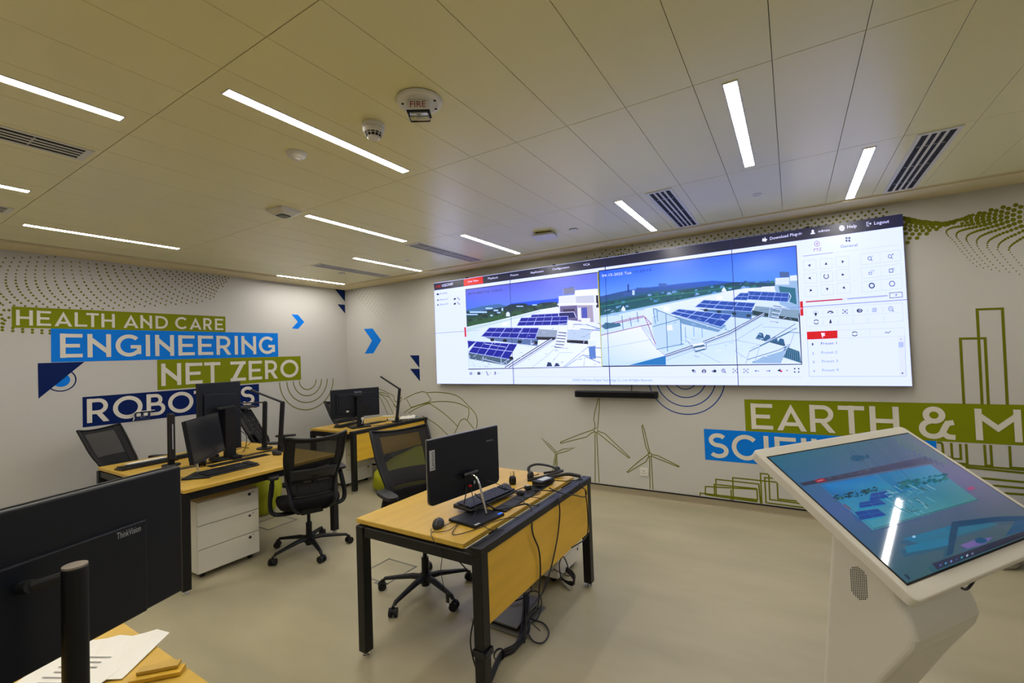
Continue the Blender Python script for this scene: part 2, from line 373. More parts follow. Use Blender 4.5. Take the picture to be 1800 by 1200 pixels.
# line art ---------------------------------------------------------------
def semis(wall, cx, cy, rs, a0, a1, m, w_=.014, asp=1.0):
    W_ = WL if wall == 'L' else WR
    u, zc = W_(cx, cy); S = [ribbon([(u+r*math.cos(math.radians(a0+(a1-a0)*i/30)), zc+r*math.sin(math.radians(a0+(a1-a0)*i/30))) for i in range(31)], w_) for r in rs]
    return decal('line_arcs', wall, S, m)
g = lambda x, y: (540+x/5, 640+y/5)
L_ = []
for (xl, xr, yb) in [(494.2, 548.5, 717.5), (506.5, 541.5, 705), (518, 534.3, 692), (529, 555.5, 681)]: pass
semis('L', 541, 668, [WL(555.5, 668)[0]-WL(541, 668)[0], WL(565, 668)[0]-WL(541, 668)[0], WL(575, 668)[0]-WL(541, 668)[0], WL(585.5, 668)[0]-WL(541, 668)[0]], 180, 360, M['line'])
ub = WR(1212, 678)
semis('B', 1204, 664, [WR(x, 678)[0]-WR(1204, 678)[0] for x in (1225, 1241, 1258, 1274)], 180, 360, M['bline'], .011)
c6 = lambda P: [(900+x/4.5, 640+y/4.5) for x, y in P]
S = []
for P in [[(683, 268), (655, 380), (647, 440), (657, 480), (655, 508)], [(693, 268), (690, 360), (678, 505)], [(655, 513), (540, 553), (385, 615), (385, 626), (470, 605), (590, 575), (625, 545), (660, 530)], [(676, 527), (735, 548), (800, 610), (932, 735), (925, 742), (860, 690), (675, 540)],
          [(657, 540), (658, 932)], [(670, 540), (690, 935)],
          [(1027, 488), (1033, 480), (1045, 510), (1092, 708)], [(1027, 488), (1040, 560), (1058, 650), (1085, 710)], [(1082, 708), (1000, 770), (910, 850), (918, 856), (1010, 800), (1060, 770), (1085, 722)], [(1098, 712), (1155, 722), (1240, 765), (1322, 806), (1318, 812), (1200, 765), (1100, 725)], [(1088, 728), (1093, 985)], [(1101, 728), (1116, 990)],
          [(340, 700), (290, 650), (232, 583), (300, 638), (350, 692)], [(355, 695), (400, 672), (497, 660), (440, 685), (355, 710)], [(345, 712), (330, 780), (318, 850), (335, 810), (352, 715)], [(348, 740), (350, 872)], [(354, 712), (362, 874)]]:
    S.append(pxline('B', c6(P), .0095))
for cx_, cy_, r_ in [(663, 521, .026), (1091, 714, .02), (348, 703, .014)]:
    u, zc = WR(900+cx_/4.5, 640+cy_/4.5); S.append(ribbon(arc(u, zc, r_, r_, 0, 360, 16)[:-1], .007, True))
decal('wind_turbine_outline', 'B', S, M['line'])
# robot arm outline
cr = lambda P: [(650+x/7.5, 640+y/7.5) for x, y in P]
S = []
for P, sm in [([(105, 320), (200, 355), (300, 408), (318, 420), (322, 470), (335, 487), (380, 500)], 0), ([(375, 500), (415, 435), (420, 470), (385, 510), (360, 545)], 3),
          ([(450, 468), (485, 440), (600, 385), (690, 360), (735, 368), (765, 400), (805, 460), (800, 482), (760, 500), (545, 570), (485, 460)], 0),
          ([(755, 375), (850, 368), (960, 374), (1090, 395), (1190, 440), (1270, 515), (1360, 610), (1405, 680), (1418, 760), (1405, 850)], 3),
          ([(450, 645), (540, 580), (700, 525), (860, 495), (1000, 490), (1140, 508), (1240, 545), (1305, 580)], 3),
          ([(510, 645), (600, 590), (720, 535), (800, 515)], 3),
          ([(785, 515), (900, 590), (1030, 690), (1160, 820)], 3), ([(1305, 580), (1308, 660), (1285, 738), (1245, 715), (1195, 742), (1160, 820), (1115, 915)], 0), ([(1285, 738), (1380, 860)], 0),
          ([(690, 680), (800, 740), (920, 825), (1035, 940)], 3), ([(110, 390), (170, 500), (240, 665)], 0), ([(115, 375), (220, 470), (265, 560), (320, 660)], 3), ([(250, 420), (300, 490), (345, 570)], 0), ([(120, 370), (180, 375), (240, 400), (250, 430), (190, 410), (130, 385)], 2)]:
    S.append(pxline('B', cr(P), .0115, sm=sm))
decal('robot_arm_outline', 'B', S, M['line'])

# tower outlines right of the screen
cg = lambda P: [(1560+x/2.554, 330+y/2.554) for x, y in P]
S = [pxline('B', cg([(343, 970), (327, 677), (438, 675), (453, 972)]), .018), pxline('B', cg([(425, 972), (402, 546), (516, 542), (538, 974)]), .018)]
c4 = lambda P: [(1500+x/5.453, 680+y/5.453) for x, y in P]
for P in [[(800, 532), (838, 532), (852, 548), (862, 640)], [(938, 535), (948, 685), (1032, 690), (1023, 545)], [(1080, 545), (1092, 738), (1000, 730)], [(1256, 552), (1270, 750), (1328, 755), (1315, 555)], [(1497, 565), (1508, 770), (1700, 785)],
          [(1040, 745), (1700, 800)], [(1070, 768), (1700, 830)], [(1220, 872), (1640, 912)], [(1330, 943), (1700, 975)], [(1440, 1015), (1700, 1035)], [(900, 660), (1000, 735)]]:
    S.append(pxline('B', c4(P), .0165))
decal('tower_outline', 'B', S, M['line'])
c8b = lambda P: [(1200+x/6, 800+y/6) for x, y in P]
S = []
for P in [[(185, 425), (185, 397), (790, 468), (782, 358), (240, 328), (240, 412), (338, 430)], [(338, 432), (333, 305), (782, 352)], [(355, 440), (350, 252), (803, 303), (822, 508)], [(535, 470), (528, 235), (1065, 292)], [(515, 470), (510, 362)], [(835, 508), (820, 190), (975, 206)], [(880, 500), (865, 235), (1010, 245)], [(905, 140), (920, 465), (1300, 515)], [(995, 232), (1005, 460), (1280, 490)], [(875, 498), (1350, 560)], [(350, 430), (790, 490)], [(430, 440), (790, 482)]]:
    S.append(pxline('B', c8b(P), .013))
decal('skyline_outline', 'B', S, M['line'])
# dot patterns ------------------------------------------------------------
def dots(name, wall, pts, m):
    W_ = WL if wall == 'L' else WR; mb = []
    for (px, py, r) in pts:
        u, zc = W_(px, py)
        if zc > H-.02 or u > 9.3: continue
        mb.append(([(u+r*math.cos(2*PI*k/7), zc+r*math.sin(2*PI*k/7)) for k in range(7)], [tuple(range(7))]))
    o = decal(name, wall, mb, m, .8); o['kind'] = 'stuff'; return o
def interp(P, t):
    t = max(0, min(len(P)-1-1e-6, t)); i = int(t); f = t-i; return (P[i][0]*(1-f)+P[i+1][0]*f, P[i][1]*(1-f)+P[i+1][1]*f)
q5 = lambda P: [(x/7.5, 380+y/7.5) for x, y in P]; q6 = lambda P: [(240+x/7.5, 400+y/7.5) for x, y in P]
colA = q5([(400, 542), (378, 603), (360, 658), (345, 710), (335, 760), (335, 805), (337, 848), (345, 890), (360, 930), (380, 968), (407, 1007), (438, 1045), (478, 1083), (520, 1120), (570, 1158), (625, 1195)])
colB = q5([(900, 530), (895, 597), (895, 655), (898, 710), (910, 763), (922, 815), (938, 863), (962, 910), (987, 955), (1018, 997), (1052, 1038), (1092, 1077), (1138, 1115), (1187, 1154), (1240, 1190), (1300, 1225)])
colC = q6([(265, 520), (290, 560), (320, 600), (352, 638), (388, 676), (428, 712), (470, 748), (517, 782), (565, 815), (617, 846), (672, 874), (730, 900), (790, 925), (857, 945), (920, 965), (985, 978)])
colD = q6([(880, 598), (925, 625), (967, 650), (1010, 672), (1053, 692), (1102, 710), (1152, 727), (1203, 740), (1258, 749), (1310, 751)])
pts = []
def ok(px, py): return not (px > 18 and px < 398 and py > 539+(px-20)*.0475-1)
for k in range(-4, 28):
    for j in range(0, 17):
        if k <= 4: a = interp(colA, j); b_ = interp(colB, j); f = k/4.6; p = (a[0]+(b_[0]-a[0])*f, a[1]+(b_[1]-a[1])*f)
        elif k <= 15: a = interp(colB, j); b_ = interp(colC, j); f = (k-4.6)/10.8; p = (a[0]+(b_[0]-a[0])*f, a[1]+(b_[1]-a[1])*f)
        else:
            if j > 15 or j > (27.5-k)*1.45: continue
            n_ = 9; a = interp(colC, j); b_ = interp(colD, min(j, 9)); f = (k-15)/8; p = (a[0]+(b_[0]-a[0])*f, a[1]+(b_[1]-a[1])*f)
        if j == 16 or (j > 15): continue
        lim = 489+(427-p[0])*.655
        if p[1] > lim and p[0] > 300: continue
        if ok(*p) and p[0] > -40: pts.append((p[0], p[1], .0075 if j < 6 and k < 8 else .0098))
for x0_, ys in [(4, (560, 568, 575, 580)), (22.4, (576.5, 581.5)), (39.8, (578.5, 583.2)), (57, (579.5, 584.3)), (73.6, (580.5, 585.2)), (88, (581, 585.8))]:
    for yy in ys: pts.append((x0_, yy, .0135))
for x_, y_ in [(7, 545), (2, 553), (16, 545), (15.5, 558), (8.5, 563), (6.5, 569), (0, 533)]: pts.append((x_, y_, .0125))
dots('dot_pattern', 'L', pts, M['line'])
# back wall, upper left
c1 = lambda x, y: (580+x/7.5, 420+y/7.5)
bnd = [c1(*p) for p in [(295, 690), (323, 718), (352, 748), (382, 780), (412, 810), (442, 840), (471, 868), (501, 897), (533, 925), (565, 950), (598, 977), (631, 1000), (667, 1027), (701, 1050), (737, 1073), (775, 1095), (812, 1115), (850, 1133), (888, 1152), (925, 1170), (963, 1187), (1002, 1203), (1042, 1216), (1085, 1228), (1130, 1240), (1178, 1250), (1228, 1258), (1280, 1266)]]
pts = []
for i, (bx, by) in enumerate(bnd):
    for j in range(0, 46):
        st = 3.3+i*.07
        px = bx + (0 if j % 2 == 0 else 0) + j*st*.62; py = by - j*(4.0+.06*i)*.83 + ((j % 2)*0)
        r = max(.0035, .0115-.00016*(px-600)*.55-.00003*j)
        if px < 765 and py > 500-(px-607)*.155: pts.append((px, py, r))
dots('dot_pattern', 'B', pts, M['line'])
# strip above the screen and the big swirl right of it
pts = []
for i in range(0, 40):
    for j in range(-1, 5):
        px = 1080+i*12.6+(j % 2)*6.3; top = 431-(px-1100)*.158
        py = top+2+j*5.2+(px-1100)*.002*j
        if px < 1565: pts.append((px, py, .0105 if px > 1180 else .008))
for rr_ in range(5):
    for a in range(0, 9):
        th = math.radians(180-a*13-rr_*3); R_ = 22+rr_*11
        pts.append((1088+R_*1.0*math.cos(th)+8, 463-R_*.75*math.sin(th), .0105))
pts = [p for p in pts if p[1] > 431-(p[0]-1100)*.158]
dots('dot_pattern', 'B', pts, M['line'])
c4r = lambda x, y: (1560+x/7.5, 280+y/7.5)
pts = []
env = [(205, 770), (300, 785), (420, 815), (560, 830), (700, 840), (800, 835), (900, 810), (980, 790), (1060, 755), (1130, 735), (1215, 705), (1365, 665), (1525, 630), (1690, 600), (1850, 560)]
for i in range(0, 34):
    a = interp(env, i*.25); pts.append((*c4r(a[0], a[1]+random.uniform(-6, 6)), .0135))
for i in range(0, 26): a = interp(env, i*.24); pts.append((*c4r(a[0]+random.uniform(-8, 8), a[1]+random.uniform(12, 34)), .0125))
for x_, y_ in [(240, 862), (300, 880), (370, 888), (440, 898), (520, 900), (600, 893), (648, 920), (690, 885), (232, 915), (300, 930), (380, 937), (465, 940), (553, 935), (245, 977), (330, 985), (420, 985), (517, 980), (290, 1040), (390, 1037), (265, 1097), (320, 835), (380, 850), (440, 855), (500, 862), (575, 868), (780, 862), (270, 825)]:
    pts.append((*c4r(x_, y_), .0165))
# big dots of the fan, then the swirls that turn left and down
for x_, y_ in [(1213,710),(1275,710),(1365,667),(1433,677),(1345,716),(1505,692),(1525,632),(1595,650),(1667,670),(1743,695),(1690,603),(1758,627),(1580,710),(1420,727),(1187,745),(1258,748),(1335,760),(1495,745),(1657,733),(1740,760),(1573,767),(1412,775),(1178,777),(1255,787),(1335,800),(1495,797),(1657,795),(1745,822),(1580,822),(1420,822),(1182,805),(1265,823),(1197,842),(1352,845),(1510,847),(1670,850),(1763,883),(1287,862),(1443,870),(1602,877),(1830,720),(1830,650),(1850,580),(1830,790),(1850,850),(1860,910),(1920,690),(1930,760)]:
    pts.append((*c4r(x_, y_), .0165))
for x_, y_ in [(1130,855),(1227,878),(1382,888),(1537,900),(1697,910),(1077,864),(1170,890),(1323,905),(1477,918),(1633,933),(1790,942),(1125,735),(1100,775),(1105,800),(1108,825),(1065,755),(1045,790),(1048,833),(1020,800),(985,845)]:
    pts.append((*c4r(x_, y_), .0135))
for P in [[(1025,872),(975,880),(933,887),(895,893),(862,900),(835,908),(810,918),(790,930),(778,945),(775,965),(782,982),(793,1000),(805,1012),(828,1033),(852,1060),(885,1088)],
          [(1122,902),(1078,910),(1038,920),(1003,930),(975,938),(950,948),(930,960),(915,975),(907,995),(908,1015),(917,1035),(933,1057),(952,1080),(977,1108)],
          [(1270,920),(1225,932),(1183,945),(1147,958),(1115,970),(1088,982),(1065,997),(1048,1015),(1038,1040),(1040,1060),(1048,1080),(1063,1103),(1082,1130)],
          [(1422,940),(1370,955),(1328,970),(1290,985),(1257,1000),(1230,1013),(1207,1030),(1190,1050),(1177,1072),(1175,1095),(1177,1120),(1187,1147)],
          [(1577,955),(1525,972),(1478,992),(1440,1010),(1405,1027),(1375,1045),(1350,1062),(1330,1082),(1318,1105),(1315,1135),(1318,1163)],
          [(1735,968),(1682,992),(1635,1013),(1590,1033),(1553,1053),(1523,1073),(1497,1092),(1477,1113),(1462,1135),(1455,1160),(1453,1190)],
          [(1850,1000),(1790,1030),(1748,1055),(1710,1078),(1675,1100),(1647,1122),(1623,1143),(1607,1167),(1600,1195)]]:
    n_ = len(P)
    for i, q in enumerate(P): pts.append((*c4r(*q), .0125-.0075*min(1, i/11)))
    x_, y_ = P[-1]
    for i in range(9): x_ += 20+i*3; y_ += 30+i*1.5; pts.append((*c4r(x_, y_), .0045))
dots('dot_pattern', 'B', pts, M['line'])
# ------------------------------------------------------------------ ceiling fixtures
def rel(mb_or_pts, o): pass
lamp0 = None
def ceiling_light(x, y0, y1, label, group=None):
    L = abs(y1-y0); t = thing('ceiling_light', label, 'light', (x, (y0+y1)/2, H), 0, group)
    f = MB(); hw = .0275
    f.bb(-hw-.006, -hw, -L/2-.006, L/2+.006, -.004, .01); f.bb(hw, hw+.006, -L/2-.006, L/2+.006, -.004, .01)
    f.bb(-hw, hw, -L/2-.006, -L/2, -.004, .01); f.bb(-hw, hw, L/2, L/2+.006, -.004, .01)
    obj('frame', f, M['whitep'], t)
    obj('diffuser', MB().bb(-hw, hw, -L/2, L/2, -.002, .006), M['lamp'], t)
lights = [(.46, -.385, -1.46, 'strip light in the far left ceiling corner over the left wall'),
 (2.08, -.39, -1.505, 'strip light between the two far grilles near the corner'),
 (3.675, -.43, -1.505, 'strip light in front of the left end of the video wall'),
 (5.253, -.415, -1.52, 'short looking strip light just left of the middle four-slot grille by the video wall'),
 (6.84, -.38, -1.513, 'strip light left of the large right-hand grille'),
 (3.072, -1.68, -2.78, 'strip light beside the square camera dome, over the middle desks'),
 (6.195, -1.664, -2.785, 'brightest wide strip light running down the right half of the ceiling'),
 (4.335, -2.935, -4.015, 'long strip light beside the smoke detector, left of the red FIRE alarm'),
 (1.142, -2.909, -3.997, 'strip light low at the left, nearest above the word HEALTH'),
 (3.715, -4.179, -5.27, 'strip light cut off at the upper left edge, above a grille'),
 (2.14, -4.17, -5.27, 'short piece of strip light at the far left edge, between two grilles'),
 (8.61, -.48, -1.4, 'strip light beyond the right edge of the picture'),
 (5.27, -4.19, -5.27, 'unseen strip light above the camera position, added for room light'), (8.42, -4.19, -5.27, 'unseen strip light behind and right of the camera, added for room light'),  # from here on unseen lamps continuing the grid, added to light the room
 (1.2, -5.5, -6.6, 'unseen added strip light behind the camera, left bay'), (4.33, -5.5, -6.6, 'unseen added strip light behind the camera, middle bay'), (7.45, -5.5, -6.6, 'unseen added strip light behind the camera, right bay')]
for a in lights: ceiling_light(a[0], a[1], a[2], a[3], 'linear ceiling lights')
def vent(x, y0, y1, w_, label):
    L = abs(y1-y0); t = thing('air_vent', label, 'vent', (x, (y0+y1)/2, H), 0, 'slotted ceiling grilles')
    o_ = w_/2+.022; e = L/2+.03
    f = MB(); f.bb(-o_, -w_/2, -e, e, -.004, 0); f.bb(w_/2, o_, -e, e, -.004, 0); f.bb(-w_/2, w_/2, -e, -L/2, -.004, 0); f.bb(-w_/2, w_/2, L/2, e, -.004, 0)
    obj('frame', f, M['whitep'], t)
    obj('duct', MB().bb(-w_/2, w_/2, -L/2, L/2, -.0015, 0), M['dark'], t)
    p = w_/4
    for k in range(3): obj('slat', MB().bb(-w_/2+p*(k+1)-.0075, -w_/2+p*(k+1)+.0075, -L/2, L/2, -.004, -.0015), M['whitep'], t)
    cl = MB()
    for yy in (-.33*L, 0, .33*L):
        for k in range(4): cl.bb(-w_/2+p*k+.012, -w_/2+p*(k+1)-.012, yy-.004, yy+.004, -.003, -.0015)
    obj('clip', cl, M['steel'], t)['kind'] = 'stuff'
vent(3.095, -4.16, -5.3, .155, 'four-slot ceiling grille cut off at the left edge under the upper left light')
vent(5.575, -.385, -1.53, .15, 'four-slot ceiling grille above the middle of the video wall')
vent(7.155, -.385, -1.535, .155, 'large four-slot ceiling grille at the upper right')
vent(3.05, -.42, -1.53, .15, 'dark slotted grille left of the video wall, between two strip lights')
vent(1.43, -.30-.1, -1.53, .15, 'thin far grille nearest the wall corner')
vent(1.52, -4.165, -5.3, .15, 'small piece of grille at the left picture edge')
# fire alarm
def C3(px, py): p = on(px, py, 2, H); return (p.x, p.y, H)
fa = thing('fire_alarm', 'round white ceiling alarm with a box reading FIRE and a clear strobe', 'fire alarm', C3(737, 176), math.radians(33))
obj('base_plate', MB().lathe([(.098, 0), (.105, -.006), (.1, -.016), (.085, -.02), (.0, -.021)], 32), M['whitep'], fa, smooth=False)
obj('housing', MB().box((0, -.01, -.045), (.10, .065, .05)), M['whitep'], fa, .004)
obj('strobe', MB().box((0, -.01, -.083), (.094, .06, .026)), M['glass'], fa, .006)
obj('strobe_reflector', MB().box((0, -.01, -.076), (.08, .045, .006)).box((0, -.01, -.083), (.02, .01, .012)), M['chrome'], fa)
obj('gasket', MB().box((0, -.01, -.0705), (.104, .069, .005)), M['dark'], fa)
V, Fs, tw, th_ = text2d('FIRE'); k = .07/tw
obj('lettering', MB().add([(p[0]*k-.035, -.0432, p[1]*k-.056) for p in V], Fs), mat('fire_red', (.25, .005, .01), .5), fa)
hs = MB()
for i in range(11):
    for j in range(3): hs.cyl((-.04+i*.008, .035+j*.008, -.0205), (-.04+i*.008, .035+j*.008, -.0217), .0024, n=6)
hs.cyl((-.075, -.01, -.02), (-.075, -.01, -.0225), .006, n=10); hs.cyl((.07, .04, -.02), (.07, .04, -.0225), .006, n=10); hs.cyl((.075, -.03, -.02), (.075, -.03, -.0225), .006, n=10)
o = obj('sounder_holes', hs, M['dark'], fa); o['kind'] = 'stuff'
sd = thing('smoke_detector', 'domed white smoke detector with dark slots beside the FIRE alarm', 'smoke detector', C3(656, 218))
obj('base', MB().lathe([(.052, 0), (.056, -.004), (.056, -.016), (.052, -.02)], 28), M['whitep'], sd)
obj('dome', MB().lathe([(.050, -.02), (.053, -.03), (.047, -.048), (.04, -.05)], 28), M['whitep'], sd)
obj('slot_ring', MB().lathe([(.042, -.049), (.036, -.066), (.03, -.068)], 28), M['dark'], sd)
rb = MB()
for k in range(12):
    a = 2*PI*k/12; rb.cyl((.043*math.cos(a), .043*math.sin(a), -.048), (.034*math.cos(a), .034*math.sin(a), -.069), .002, n=5)
rb.tube([(.040*math.cos(2*PI*k/24), .040*math.sin(2*PI*k/24), -.057) for k in range(25)], .0015, 5)
obj('slot_ribs', rb, M['whitep'], sd)
obj('cap', MB().lathe([(.032, -.066), (.033, -.070), (.026, -.075), (.0, -.077)], 24), M['whitep'], sd)
ps = thing('ceiling_sensor', 'shallow white domed presence sensor left of the smoke detector', 'sensor', C3(521, 269))
obj('dome', MB().lathe([(.055, 0), (.055, -.004), (.045, -.022), (.028, -.034), (0, -.036)], 28), M['whitep'], ps, smooth=False)
obj('lens', MB().lathe([(.02, -.034), (.018, -.041), (0, -.043)], 20), M['whitep'], ps)
dc = thing('ceiling_camera', 'square white ceiling sensor housing with a dark glass lens', 'camera', C3(498, 370), math.radians(8))
def frustum(a, z0, b, z1, r=.02):
    P = []
    for s_, z_ in ((a, z0), (b, z1)):
        for cx, cy, a0 in ((1, 1, 0), (-1, 1, 90), (-1, -1, 180), (1, -1, 270)):
            for q in (0, 30, 60, 90): P.append((cx*(s_-r)+r*math.cos(math.radians(a0+q)), cy*(s_-r)+r*math.sin(math.radians(a0+q)), z_))
    n = 16; return MB().add(P, [tuple(range(n-1, -1, -1)), tuple(range(n, 2*n))]+[(i, (i+1) % n, n+(i+1) % n, n+i) for i in range(n)])
obj('housing', frustum(.095, 0, .092, -.012), M['whitep'], dc); obj('cover', frustum(.095, -.012, .055, -.042), M['whitep'], dc)
obj('lens', frustum(.045, -.042, .040, -.047), mat('dark_glass', (.01, .01, .012), .08), dc)
ap = thing('access_point', 'white square wireless access point above the video wall', 'access point', C3(958, 411), math.radians(12))
obj('housing', frustum(.1, -.012, .115, -.035, .035), M['whitep'], ap); obj('mount', frustum(.08, 0, .08, -.012), M['dark'], ap); obj('status_light', MB().box((.05, -.06, -.0355), (.006, .006, .002)), M['ledb'], ap)
for i, (px, py, lb) in enumerate([(1008, 403, 'flat round sprinkler cap right of the access point'), (601, 480, 'round sprinkler cap between the two far left lights')]):
    s_ = thing('sprinkler_cap', lb, 'sprinkler', C3(px, py)); obj('disc', MB().lathe([(.038, 0), (.04, -.003), (.036, -.008), (0, -.009)], 20), M['whitep'], s_); obj('shadow_gap', MB().lathe([(.043, .0), (.043, -.001)], 20), M['dark'], s_)
for i, (px, py, lb) in enumerate([(1331, 342, 'small flush white disc between the bright light and the right-hand lights'), (717, 458, 'faint flush disc right of the far strip light')]):
    tag(obj('cover_disc', MB().lathe([(.034, 0), (.034, -.003), (.022, -.004), (.022, -.002), (0, -.002)], 20), M['whitep'], None, loc=C3(px, py)), lb, 'cover')

# ------------------------------------------------------------------ video wall
VX0, VX1, VZ0, VZ1, VY = 2.037, 7.215, 1.243, 2.690, -.08
vw = thing('video_wall', 'wide tiled video wall showing a rooftop camera page with solar panels', 'video wall', (4.6, 0, VZ0))
def vl(p): return (p[0]-4.6, p[1], p[2]-VZ0)
class W_(MB): pass
fr = MB().bb(VX0-4.6, VX1-4.6, -.074, -.01, 0, VZ1-VZ0)
obj('cabinet', fr, M['plas'], vw)
class Paint:
    def __init__(s, f, z0=0.): s.v = []; s.f = []; s.c = []; s.f_ = f; s.k = z0
    def poly(s, pts, cols):
        s.k += 4e-5; n = len(s.v); P = [s.f_(p[0], p[1], s.k) for p in pts]; s.v += P; s.f.append(tuple(range(n, n+len(P))))
        if not isinstance(cols[0], (tuple, list)): cols = [cols]*len(P)
        s.c += [lin(c)+(1,) for c in cols]; return s
    def line(s, pts, w, col, closed=False):
        V, Fs = ribbon(pts, w, closed); s.k += 4e-5; n = len(s.v); s.v += [s.f_(p[0], p[1], s.k) for p in V]
        for f in Fs: s.f.append(tuple(i+n for i in f)); s.c += [lin(col)+(1,)]*len(f)
        return s
    def rect(s, x0, y0, x1, y1, col): return s.poly([(x0, y0), (x1, y0), (x1, y1), (x0, y1)], col)
    def circ(s, x, y, rx, ry, col, n=14): return s.poly([(x+rx*math.cos(2*PI*i/n), y+ry*math.sin(2*PI*i/n)) for i in range(n)], col)
    def ring(s, x, y, rx, ry, w, col, a0=0, a1=360): return s.line(arc(x, y, rx, ry, a0, a1, 18), w, col)
    def text(s, t, x0, y0, x1, y1, h, col):     # baseline from (x0,y0) to (x1,y1), cap height h
        V, Fs, tw, ch = text2d(t); s.k += 4e-5; n = len(s.v); L = Vector((x1-x0, y1-y0)); 
        s.v += [s.f_(x0+L.x*p[0]/tw, y0+L.y*p[0]/tw-p[1]/ch*h, s.k) for p in V]
        for f in Fs: s.f.append(tuple(i+n for i in f)); s.c += [lin(col)+(1,)]*len(f)
        return s
    def build(s, name, m, parent):
        me = bpy.data.meshes.new(name); me.from_pydata(s.v, [], s.f); a = me.color_attributes.new('Col', 'FLOAT_COLOR', 'CORNER')
        for i, c in enumerate(s.c): a.data[i].color = (c[0]*.66, c[1]*.66, c[2]*(.66+.33*c[2]), 1) if m is M['scr'] else c
        me.materials.append(m); o = bpy.data.objects.new(name, me); C.objects.link(o); o.parent = parent; return o
# eight panels, four across and two down
sx = [VX0, 3.331, 4.610, 5.915, VX1]; sz = [VZ0, (VZ0+VZ1)/2, VZ1]
for i in range(4):
    for j in range(2):
        P = Paint(lambda a, b_, k: vl((a, VY-k, b_)))
        x0, x1, z0, z1 = sx[i]+.002, sx[i+1]-.002, sz[j]+.002, sz[j+1]-.002
        P.poly([(x0, z0), (x1, z0), (x1, z1), (x0, z1)], (226, 237, 255))
        n = len(P.v); P.v += [vl((a, -.07, b_)) for a, b_ in ((x0, z0), (x1, z0), (x1, z1), (x0, z1))]
        P.f += [(0, n, n+1, 1), (1, n+1, n+2, 2), (2, n+2, n+3, 3), (3, n+3, n, 0)]; P.c += [(.01, .01, .01, 1)]*16
        P.build('screen_panel', M['scr'], vw)
def onscr(sc, ox, oy):
    def f(x, y, k):
        p = on(ox+x/sc, oy+y/sc, 1, VY); return vl((p.x, VY-.0004-k, p.z))
    return f
f7, f8, f9 = onscr(5, 750, 450), onscr(4.1378, 1050, 400), onscr(3.6375, 1380, 360); f1 = onscr(1, 0, 0)
# menu bar
A = Paint(f1, .0006)
A.poly([(762.6, 498.4), (1586.5, 375.6), (1588.4, 397.5), (763.6, 510.4)], [(38, 40, 62), (22, 24, 58), (22, 24, 58), (40, 42, 62)])
A.poly([(815, 490.7), (848.8, 485.7), (849.2, 498.0), (815.4, 502.8)], (225, 28, 30))
A.build('menu_bar', M['scr'], vw)
T7 = Paint(f7, .0016); wt = (245, 247, 255)
T7.text('HIK', 82, 282, 128, 274, 24, (215, 25, 30)); T7.text('VISION®', 132, 274, 232, 255, 26, wt)
T7.text('Live View', 364, 232, 455, 220, 17, wt); T7.text('Playback', 540, 205, 628, 194, 18, wt); T7.text('Picture', 737, 178, 806, 169, 18, wt)
T7.text('Application', 912, 154, 1028, 139, 18, wt); T7.text('Configuration', 1106, 124, 1254, 104, 18, wt); T7.text('VCA', 1376, 88, 1435, 80, 20, wt)
T8 = Paint(f8, .0016)
T8.text('Download Plug-in', 1255, 90, 1486, 50, 22, wt)
T8.poly([(1198, 92), (1205, 75), (1216, 84), (1218, 66), (1226, 82), (1238, 86), (1228, 94), (1226, 104), (1214, 98), (1205, 102)], wt)
T9 = Paint(f9, .0016)
T9.text('admin', 212, 176, 285, 167, 16, wt); T9.text('Help', 398, 151, 458, 143, 22, wt); T9.text('Logout', 570, 127, 665, 114, 22, wt)
T9.circ(177, 168, 8, 9, wt); T9.poly([(162, 188), (166, 178), (188, 176), (193, 185)], wt)
T9.ring(363, 149, 16, 16, 4, wt); T9.circ(363, 149, 16, 16, wt); T9.rect(361, 146, 365, 158, (30, 32, 60)); T9.rect(361, 139, 365, 143, (30, 32, 60))
T9.line([(535, 110), (521, 112), (523, 136), (538, 134)], 3, wt); T9.line([(528, 123), (550, 120)], 3, wt); T9.poly([(543, 112), (552, 120), (544, 128)], wt)
# left column
lg = (70, 85, 105); dk = (20, 28, 45)
T7.text('IP DOME', 118, 338, 180, 331, 15, lg); T7.text('IPdome 01', 116, 390, 188, 382, 14, lg); T7.text('IPdome 02', 118, 432, 190, 424, 14, lg)
T7.poly([(88, 332), (98, 326), (110, 332), (108, 342), (90, 343)], dk)
for yy in (386, 428): T7.poly([(92, yy+6), (97, yy-6), (103, yy-6), (108, yy+6)], dk); T7.poly([(238, yy-12), (256, yy-20), (257, yy-4), (240, yy)], dk); T7.line([(267, yy-20), (276, yy-22), (282, yy-8), (290, yy-9), (289, yy)], 4, dk)
# left feed
B = Paint(f7, .0008)
B.poly([(341, 291), (1510, 138), (1545, 972), (367, 997)], (15, 18, 20))
B.poly([(345, 297), (1506, 145), (1514, 400), (352, 480)], [(86, 94, 202), (104, 112, 214), (120, 150, 235), (70, 120, 228)])
B.poly([(740, 415), (1160, 370), (1160, 410), (740, 450)], (25, 85, 215))
B.poly([(352, 470), (480, 440), (560, 428), (640, 420), (700, 436), (700, 480), (352, 520)], (60, 110, 160))
B.poly([(350, 480), (430, 500), (500, 478), (560, 470), (620, 455), (690, 445), (730, 425), (800, 418), (870, 415), (890, 430), (960, 428), (1010, 410), (1100, 402), (1150, 405), (1150, 450), (900, 492), (700, 540), (356, 625)], [(25, 55, 75)]*6+[(20, 45, 70)]*8+[(50, 95, 60)]*4)
for i in range(60):
    x_ = random.uniform(365, 1130); y_ = 560-(x_-355)*.135+random.uniform(-45, 18); r_ = random.uniform(8, 20); B.poly([(x_-r_, y_+r_*.5), (x_-r_*.6, y_-r_*.5), (x_+r_*.3, y_-r_*.7), (x_+r_, y_+r_*.1), (x_+r_*.4, y_+r_*.6)], random.choice([(20, 42, 50), (34, 66, 52), (22, 50, 80), (60, 90, 70)]))
